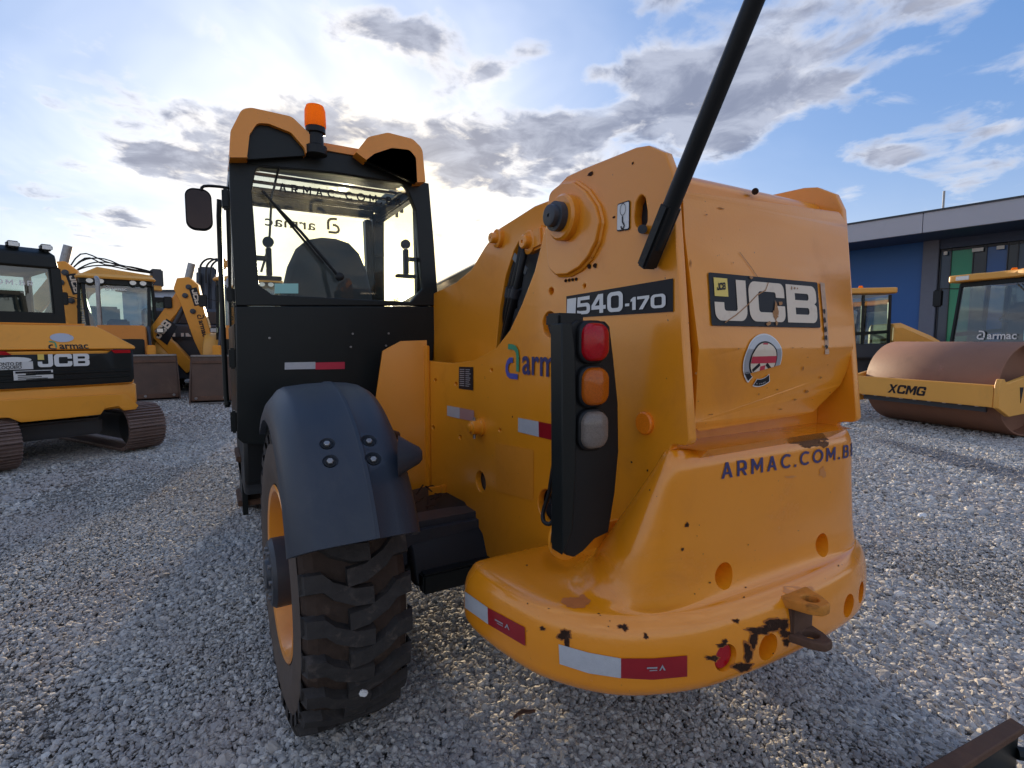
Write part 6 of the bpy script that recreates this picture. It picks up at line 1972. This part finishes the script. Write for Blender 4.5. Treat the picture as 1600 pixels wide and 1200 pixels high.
# ---- rollers on the right
def make_roller(loc, rz, label, shift=0.0):
    r_ = thing('drum_roller', loc, label, 'road roller', rz, 'single-drum road rollers')
    RD, WD = .74, 1.07
    dr_ = MB().lathe([(.0, -WD + .25), (RD - .05, -WD + .22), (RD - .03, -WD), (RD - .012, -WD), (RD, -WD + .015), (RD, WD - .015), (RD - .012, WD), (RD - .03, WD), (RD - .05, WD - .22), (.0, WD - .25)], (0, 0, RD), X_, 72, False)
    dr_.build('drum', M['drum'], r_, smooth=40)
    MB().pbox(-1.16, 1.16, -.95, -.78, .50, .83, .012).build('front_beam', M['ochre'], r_)
    for s in (-1, 1):
        sp = [(-.96, .50), (-.70, .36), (-.30, .40), (.6, .46), (1.1, .55), (1.1, 1.0), (.5, .98), (-.3, .98), (-.80, .86), (-.86, .93), (-.93, .93), (-.96, .84)]
        MB().prism(sp, lambda p: Vector((p[2], p[0], p[1])), s * 1.16 - .0, s * 1.23).build('side_frame', M['ochre'], r_, bevel=.01)
        for k in range(3):
            MB().prism([(-.52 + k * .16, .80), (-.44 + k * .16, .80), (-.48 + k * .16, .56)], lambda p: Vector((p[2], p[0], p[1])), s * 1.235 - .004, s * 1.235).build('black_wedge', M['ink'], r_, smooth=0)
        MB().lathe([(.22, 0), (.22, .04), (.10, .05)], (s * 1.10, 0, RD), (s, 0, 0), 24).build('drum_bearing', M['dark'], r_)
    sign(r_, M['ink'], 'Xcmg', (-.46, -.953, .575), X_, Z_, .66, .155, .06, .22)
    for k in range(9): MB().cyl((-.98 + k * .235, -.87, .485), (-.98 + k * .235, -.87, .50), .028, n=8).build('beam_bolt', M['lamp'], r_, smooth=0)
    MB().pbox(-1.0, 1.0, -.84, -.80, .41, .49).build('scraper', M['dark'], r_)
    # rear half: cab and bonnet
    MB().pbox(-1.16, 1.16, .90, 1.15, .45, 1.0, .02).build('rear_beam', M['ochre'], r_)
    MB().pbox(-.6, .6, 1.1, 4.6, .6, 1.15, .05).build('chassis', M['dark'], r_)
    y0, y1 = 1.75, 3.2
    MB().pbox(-.84, .84, y0 - .04, y1, 1.05, 1.42, .03).build('cab_base', M['dark'], r_)
    zt = 2.64
    for x, y in ((-.82, y0), (.82, y0), (-.80, y0 + .85), (.80, y0 + .85), (-.78, y1), (.78, y1)):
        MB().bar((x, y, 1.4), (x * .93, y + (.10 if y == y0 else 0), zt), .06, .07, (0, 1, 0), .01).build('cab_pillar', M['black'], r_)
    MB().bar((-.78, y0 + .10, zt - .02), (.78, y0 + .10, zt - .02), .07, .09, (0, 0, 1), .01).build('cab_header', M['black'], r_)
    for s in (-1, 1):
        MB().bar((s * .80, y0 + .05, 1.62), (s * .79, y1, 1.72), .05, .08, (0, 0, 1), .01).build('door_rail', M['black'], r_)
        quadface(MB(), (s * .82, y0 + .05, 1.3), (s * .79, y1 - .03, 1.3), (s * .74, y1 - .03, zt), (s * .765, y0 + .13, zt)).build('cab_window', M['mid_glass'], r_, smooth=0)
        MB().bar((s * .78, y0 + .1, 2.55), (s * 1.12, y0 - .02, 2.58), .02, .02).build('mirror_arm', M['plastic'], r_)
        MB().pbox(s * 1.02, s * 1.22, y0 - .06, y0 - .01, 2.20, 2.56, .03).build('mirror', M['plastic'], r_)
    quadface(MB(), (-.79, y0 - .005, 1.44), (.79, y0 - .005, 1.44), (.735, y0 + .085, zt - .04), (-.735, y0 + .085, zt - .04)).build('windscreen', M['mid_glass'], r_, smooth=0)
    quadface(MB(), (-.76, y1 + .01, 1.42), (.76, y1 + .01, 1.42), (.72, y1 + .01, zt - .04), (-.72, y1 + .01, zt - .04)).build('cab_window', M['mid_glass'], r_, smooth=0)
    rf = rpoly([(-.90, y0 - .12, .06), (-.34, y0 - .12), (-.24, y0 - .04), (.24, y0 - .04), (.34, y0 - .12), (.90, y0 - .12, .06), (.90, y1 + .12, .1), (-.90, y1 + .12, .1)], 4)
    MB().loft([[Vector((x, y, z)) for x, y in rf] for z in (zt + .03, zt + .17)]).build('cab_roof', M['ochre'], r_, bevel=.025, smooth=40)
    for x in (-.62, .62):
        MB().pbox(x - .12, x + .12, y0 - .135, y0 - .118, zt + .06, zt + .14, .006).build('roof_lamp', M['lamp'], r_)
    bc = MB().lathe([(.06, 0), (.06, .05), (.05, .06)], (-.55, y1 - .2, zt + .17), Z_, 18).build('beacon_base', M['plastic'], r_)
    MB().lathe([(.055, .06), (.058, .14), (.04, .18), (.0005, .185)], (-.55, y1 - .2, zt + .17), Z_, 18).build('beacon_lens', M['beacon'], bc)
    MB().bar((.25, y0 - .03, zt - .1), (.62, y0 - .08, 2.15), .02, .02).build('wiper', M['plastic'], r_)
    MB().bar((.32, y0 - .03, zt - .1), (.66, y0 - .08, 2.15), .012, .012).build('wiper', M['plastic'], r_)
    logo(r_, (-.36, y0 - .022, 1.52), X_, Z_, .17, M['white'], M['white'], M['white'], .02)
    MB().pbox(.40, .62, y0 - .022, y0 - .018, 1.50, 1.70).build('glass_sticker', M['aqua'], r_, smooth=0)
    MB().pbox(-.3, .3, y0 + .7, y0 + .9, 1.4, 2.25, .06).build('seat', M['seat'], r_)
    MB().lathe([(.19, -.012), (.205, 0), (.19, .012), (.175, 0), (.19, -.012)], (0, y0 + .35, 1.95), (0, -.5, 1), 24, False).build('steering_wheel', M['plastic'], r_)
    bon = [[Vector((x * k, y, z + dz)) for x, z in ((-.72, 0), (.72, 0), (.72, h - .12), (.62, h), (-.62, h), (-.72, h - .12))] for y, k, dz, h in ((3.32, 1.05, 1.0, .92), (3.5, 1.05, 1.0, .94), (4.2, 1.0, .95, .66), (4.95, .9, .85, .28))]
    MB().loft(bon).build('bonnet', M['ochre'], r_, smooth=30, bevel=.02)
    sign(r_, M['ink'], 'Xcmg', (-.745, 4.6, 1.30), (0, -1, 0), Vector((0, .0, 1)), .62, .15, .06, .22)
    for s in (-1, 1): big_wheel(r_, s * .82, 3.75, .70, .46, 'rear_wheel', 'ochre')
    MB().pbox(-.835, -.832, y0 + .9, y0 + 1.12, 1.5, 1.72).build('cab_label', M['label'], r_, smooth=0)
    MB().pbox(-1.05, 1.05, 1.2, 1.5, .95, 1.08, .02).build('step_deck', M['ochre'], r_)
    if shift:
        for o in r_.children:
            if o.name.split('.')[0] in ('chassis', 'cab_base', 'cab_pillar', 'cab_header', 'door_rail', 'cab_window', 'mirror_arm', 'mirror', 'windscreen', 'cab_roof', 'roof_lamp', 'beacon_base', 'wiper', 'logo_bowl', 'logo_arch', 'glass_sticker', 'seat', 'steering_wheel', 'bonnet', 'cab_label') or (o.name.startswith('lettering') and o.location.length == 0 and o.bound_box[0][1] > 1.0):
                o.location = (shift, 0, 0)
            elif o.name.startswith('rear_wheel'): o.location.x += shift
    return r_


make_roller(CW(7.74, 9.15), yaw_of(.957, .29), 'yellow drum roller with a rust-brown drum and lettered front beam, nearest the blue building', -.42)
r2 = make_roller(CW(6.5, 14.7), yaw_of(.92, -.22), 'yellow roller behind the rust-brown drum, only its cab and sloping bonnet in view')

# ---- steel fork lying in the near right corner
fk = thing('steel_bracket', P(1545, 1165, Z=.05), 'rust-brown flat steel arm with dark underside at the bottom right corner', 'steel bracket')
e0, e1 = P(1470, 1205, Z=.17) - fk.location, P(1577, 1142, Z=.17) - fk.location
e2 = P(1640, 1165, Z=.17) - fk.location
dv = (e1 - e0).normalized(); nv = Vector((dv.y, -dv.x, 0))
tp = [e0 - dv * .5, e1, e1 + nv * .045 - dv * .01, e0 - dv * .5 + nv * .06]
MB().loft([[Vector((p.x, p.y, .145)) for p in tp], [Vector((p.x, p.y, .17)) for p in tp]]).build('top_flange', M['rust'], fk, bevel=.004)
web = [e0 - dv * .5 + nv * .012, e1 - dv * .015 + nv * .010, e1 - dv * .015 + nv * .03, e0 - dv * .5 + nv * .032]
MB().loft([[Vector((p.x, p.y, -.07)) for p in web], [Vector((p.x, p.y, .145)) for p in web]]).build('web_plate', M['black'], fk)
q0_, q1_ = e1 + nv * .03, e2 + nv * .2
MB().tube([(e1.x, e1.y, .12) if False else tuple(e1 + Vector((0, 0, -.05)) - dv * .02 + nv * .03), tuple(e1 + nv * .11 + dv * .05 + Vector((0, 0, -.05))), tuple(e1 + nv * .24 + dv * .04 + Vector((0, 0, -.07)))], .022, 8, 4).build('hook_rod', M['black'], fk)

# ------------------------------------------------------------------ buildings
bA, bB = Vector((12.83, 20.0)), Vector((15.75, 16.1))
bd = (bB - bA).normalized()
B0 = bA - bd * 9; BL = 30
hall = thing('showroom_building', CW(B0.x, B0.y), 'low building with a pale grey fascia, deep blue wall and green glazing behind the rollers', 'building',
             math.atan2(CW(bd.x, bd.y).y, CW(bd.x, bd.y).x))
SGN = 1
# local frame: x along the front towards the right of the view, -y towards the yard
ft, fb_ = 5.84, 5.18
grey = mat('pale_fascia_panel', (.44, .43, .455), .5, var=.06, vscale=.6, dirt=.15, dirt_col=(.22, .22, .24), dscale=1.2)
fas = None
for i in range(6):
    x0 = i * 5.0 + 1.05
    o = MB().pbox(x0 + .01, x0 + 4.99, 0, .12, fb_, ft).build('fascia_panel', grey, hall, bevel=.006) if fas is None else None
    if fas is None: fas = o; o0 = x0
    else:
        o = fas.copy(); COL.objects.link(o); o.parent = hall; o.location = (x0 - o0, 0, 0)
MB().pbox(1.0, 31.1, -.03, .5, ft, ft + .06).build('coping', M['dark'], hall)
MB().pbox(1.0, 31.1, .12, 9.0, ft - .25, ft - .02).build('roof', M['dark'], hall)
soff = mat('dark_blue_soffit', (.05, .07, .12), .6)  # even dark blue, also on the header above the glazing
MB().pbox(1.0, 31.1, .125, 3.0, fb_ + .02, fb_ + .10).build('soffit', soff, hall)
bluew = mat('blue_wall_panel', (.016, .105, .33), .45, var=.08, vscale=.4)
WXB = 9 + 2.1
MB().pbox(1.0, WXB - .6, 2.2, 2.4, -.05, fb_ + .02).build('blue_wall', bluew, hall)
MB().pbox(WXB - .58, WXB - .1, 2.1, 2.4, -.05, fb_ + .02, .01).build('wall_pier', mat('grey_pier', (.15, .16, .20), .6), hall)
gz = lambda n, c: mat(n, c, .10, var=.1, vscale=.8, coat=.08, spec=.35)
gg, gb, gk, gs = gz('green_glazing', (.014, .27, .13)), gz('blue_glazing', (.014, .085, .28)), gz('dark_glazing', (.022, .028, .036)), gz('slate_glazing', (.035, .06, .10))
seqs = [(gs, .30), (gg, .62), (gk, .36), (gb, .55), (gk, .26), (gs, .36), (gg, .62), (gk, .4), (gb, .6), (gs, .5), (gg, .7), (gk, .6), (gb, .8), (gk, .5), (gg, .7), (gb, .8)]
x = WXB - .05
for mt, w in seqs:
    MB().pbox(x + .012, x + w - .012, 2.25, 2.32, .2, 4.75).build('glazing_panel', mt, hall, smooth=0)
    MB().pbox(x - .012, x + .012, 2.2, 2.34, .1, 4.9).build('mullion', M['dark'], hall, smooth=0)
    MB().pbox(x + .02, x + w - .02, 2.20, 2.30, 4.75, 4.83).build('transom', M['dark'], hall, smooth=0)
    x += w
MB().pbox(WXB - .1, x + .1, 2.4, 9, -.05, fb_).build('inner_wall', M['dark'], hall)
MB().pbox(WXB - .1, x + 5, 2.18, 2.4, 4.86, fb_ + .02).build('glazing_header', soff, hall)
MB().pbox(1.0, 31.0, 8.8, 9.0, -.05, ft - .25).build('back_wall', bluew, hall)
MB().pbox(.8, 1.0, .1, 9.0, -.05, ft - .02).build('end_wall', grey, hall)
for xx, w in ((.05, .10), (.85, .30), (1.5, .2), (2.35, .08), (2.7, .2)):
    MB().pbox(WXB + xx, WXB + xx + w, 2.10, 2.17, 4.62, 4.74).build('ceiling_light', M['white'], hall, smooth=0)
MB().cyl((8.6 + 2.6, 1.5, ft), (8.6 + 2.6, 1.5, ft + .95), .035, n=8).build('lightning_rod', M['steel'], hall)

# pale shed far behind the machines on the left
shed = thing('storage_shed', CW(-20.5, 34.0), 'pale blue-grey shed far behind the dark grey excavator', 'shed', yaw_of(.0, 1.0))
pw = mat('pale_blue_cladding', (.42, .46, .54), .6, var=.05, vscale=.5)
for i in range(9):
    MB().pbox(-4.5 + i * 1.0 + .01, -3.5 + i * 1.0 - .01, 0, .08, -.05, 4.6).build('cladding_panel', pw, shed, smooth=0)
MB().pbox(-4.5, 4.5, .08, 8, -.05, 4.55).build('body', pw, shed, smooth=0)
MB().loft([[Vector((x_, y_, z_)) for x_, z_ in ((-4.7, 4.6), (4.7, 4.6), (4.7, 4.68), (-4.7, 4.68))] for y_, z_ in ((-.3, 0), (8.2, 0)) for z_ in (0,)][:2] if False else [[Vector((-4.7, -.3, 4.6)), Vector((4.7, -.3, 4.6)), Vector((4.7, -.3, 4.72)), Vector((-4.7, -.3, 4.72))], [Vector((-4.7, 8.2, 4.6)), Vector((4.7, 8.2, 4.6)), Vector((4.7, 8.2, 5.1)), Vector((-4.7, 8.2, 5.1))]]).build('roof', M['dark'], shed, smooth=0)
# yard wall closing the far side
wl = thing('boundary_wall', CW(-4, 46), 'long low grey boundary wall at the far side of the yard', 'wall', yaw_of(.0, 1.0))
wm = mat('grey_block_wall', (.30, .29, .28), .8, var=.12, vscale=.6)
wp = None
for i in range(36):
    if wp is None: wp = MB().pbox(.02, 2.98, 0, .18, -.1, 2.0).build('wall_panel', wm, wl, smooth=0); o = wp
    else: o = wp.copy(); COL.objects.link(o); o.parent = wl
    o.location = (-54 + i * 3.0, 0, 0)


# trees beyond the wall
def tree(loc, h, r, label, seed):
    rnd = random.Random(seed)
    t = thing('tree', loc, label, 'tree', 0, 'trees beyond the yard')
    mb = MB().tube([(0, 0, -.2), (.1, 0, h * .3), (.0, .1, h * .6), (.1, .1, h * .85)], [.24, .19, .12, .04], 8, 3)
    for k in range(7):
        a = rnd.uniform(0, 6.28); z = h * rnd.uniform(.3, .6)
        mb.tube([(0.05, .05, z), (math.cos(a) * r * .4, math.sin(a) * r * .4, z + h * .15), (math.cos(a) * r * .8, math.sin(a) * r * .8, z + h * .22)], [.09, .06, .02], 6, 3)
    mb.build('trunk', M['bark'], t)
    mb = MB()
    cl = [(rnd.gauss(0, r * .42), rnd.gauss(0, r * .42), h * .66 + rnd.gauss(0, h * .15), rnd.uniform(.3, .75)) for _ in range(34)]
    for (x, y, z, s) in cl:
        for _ in range(70):
            p = Vector((rnd.gauss(0, 1), rnd.gauss(0, 1), rnd.gauss(0, .75))); p = p.normalized() * s * rnd.uniform(.5, 1.15) + Vector((x, y, z))
            u = Vector((rnd.gauss(0, 1), rnd.gauss(0, 1), rnd.gauss(0, 1))).normalized(); v = u.orthogonal().normalized()
            l = rnd.uniform(.08, .2)
            mb.bm.faces.new([mb.bm.verts.new(q) for q in (p - u * l, p + v * l * .5, p + u * l, p - v * l * .5)])
    tag(mb.build('crown', M['leaf'], t, smooth=0, recalc=False), kind='stuff')


M['bark'] = mat('bark', (.09, .06, .04), .85, var=.3, vscale=6)
m, b = principled('leaves')
gx = N.new('ShaderNodeObjectInfo'); geo = N.new('ShaderNodeNewGeometry')
N.link(b.inputs['Base Color'], N.mix(N(geo.outputs['Random Per Island']), (.030, .055, .014), (.085, .115, .03)))
b.inputs['Roughness'].default_value = .6
b.inputs['Subsurface Weight'].default_value = 0
M['leaf'] = m
tree(CW(-11.5, 52), 5.2, 2.6, 'round green tree seen through the right side of the black cab window', 3)
tree(CW(-15.5, 55), 4.6, 2.4, 'low green tree seen through the middle of the black cab window', 5)

# ---- small litter on the gravel
lf = P(818, 1116, Z=.012)
leaf = MB().grid([[lf + Vector((-.05 + .025 * i, -.012 + .012 * j * (1 - abs(i - 2) * .35), .012 * abs(j - 1) + .006 * math.sin(i * 1.3))) for j in range(3)] for i in range(5)])
leaf.bm.verts.ensure_lookup_table()
o = leaf.build('dry_leaf', mat('dry_leaf_brown', (.10, .045, .025), .8, var=.3, vscale=60), None, solid=.002)
tag(o, 'curled dry brown leaf lying on the gravel below the rear bumper', 'leaf')
sp_ = P(1438, 808, Z=.01)
o = MB().grid([[sp_ + Vector((-.06 + .03 * i, -.025 + .025 * j, .014 * math.sin(i * 1.7 + j) + .012)) for j in range(3)] for i in range(5)]).build('paper_scrap', M['white'], None, solid=.002)
tag(o, 'crumpled white scrap lying on the gravel right of the bumper', 'litter')
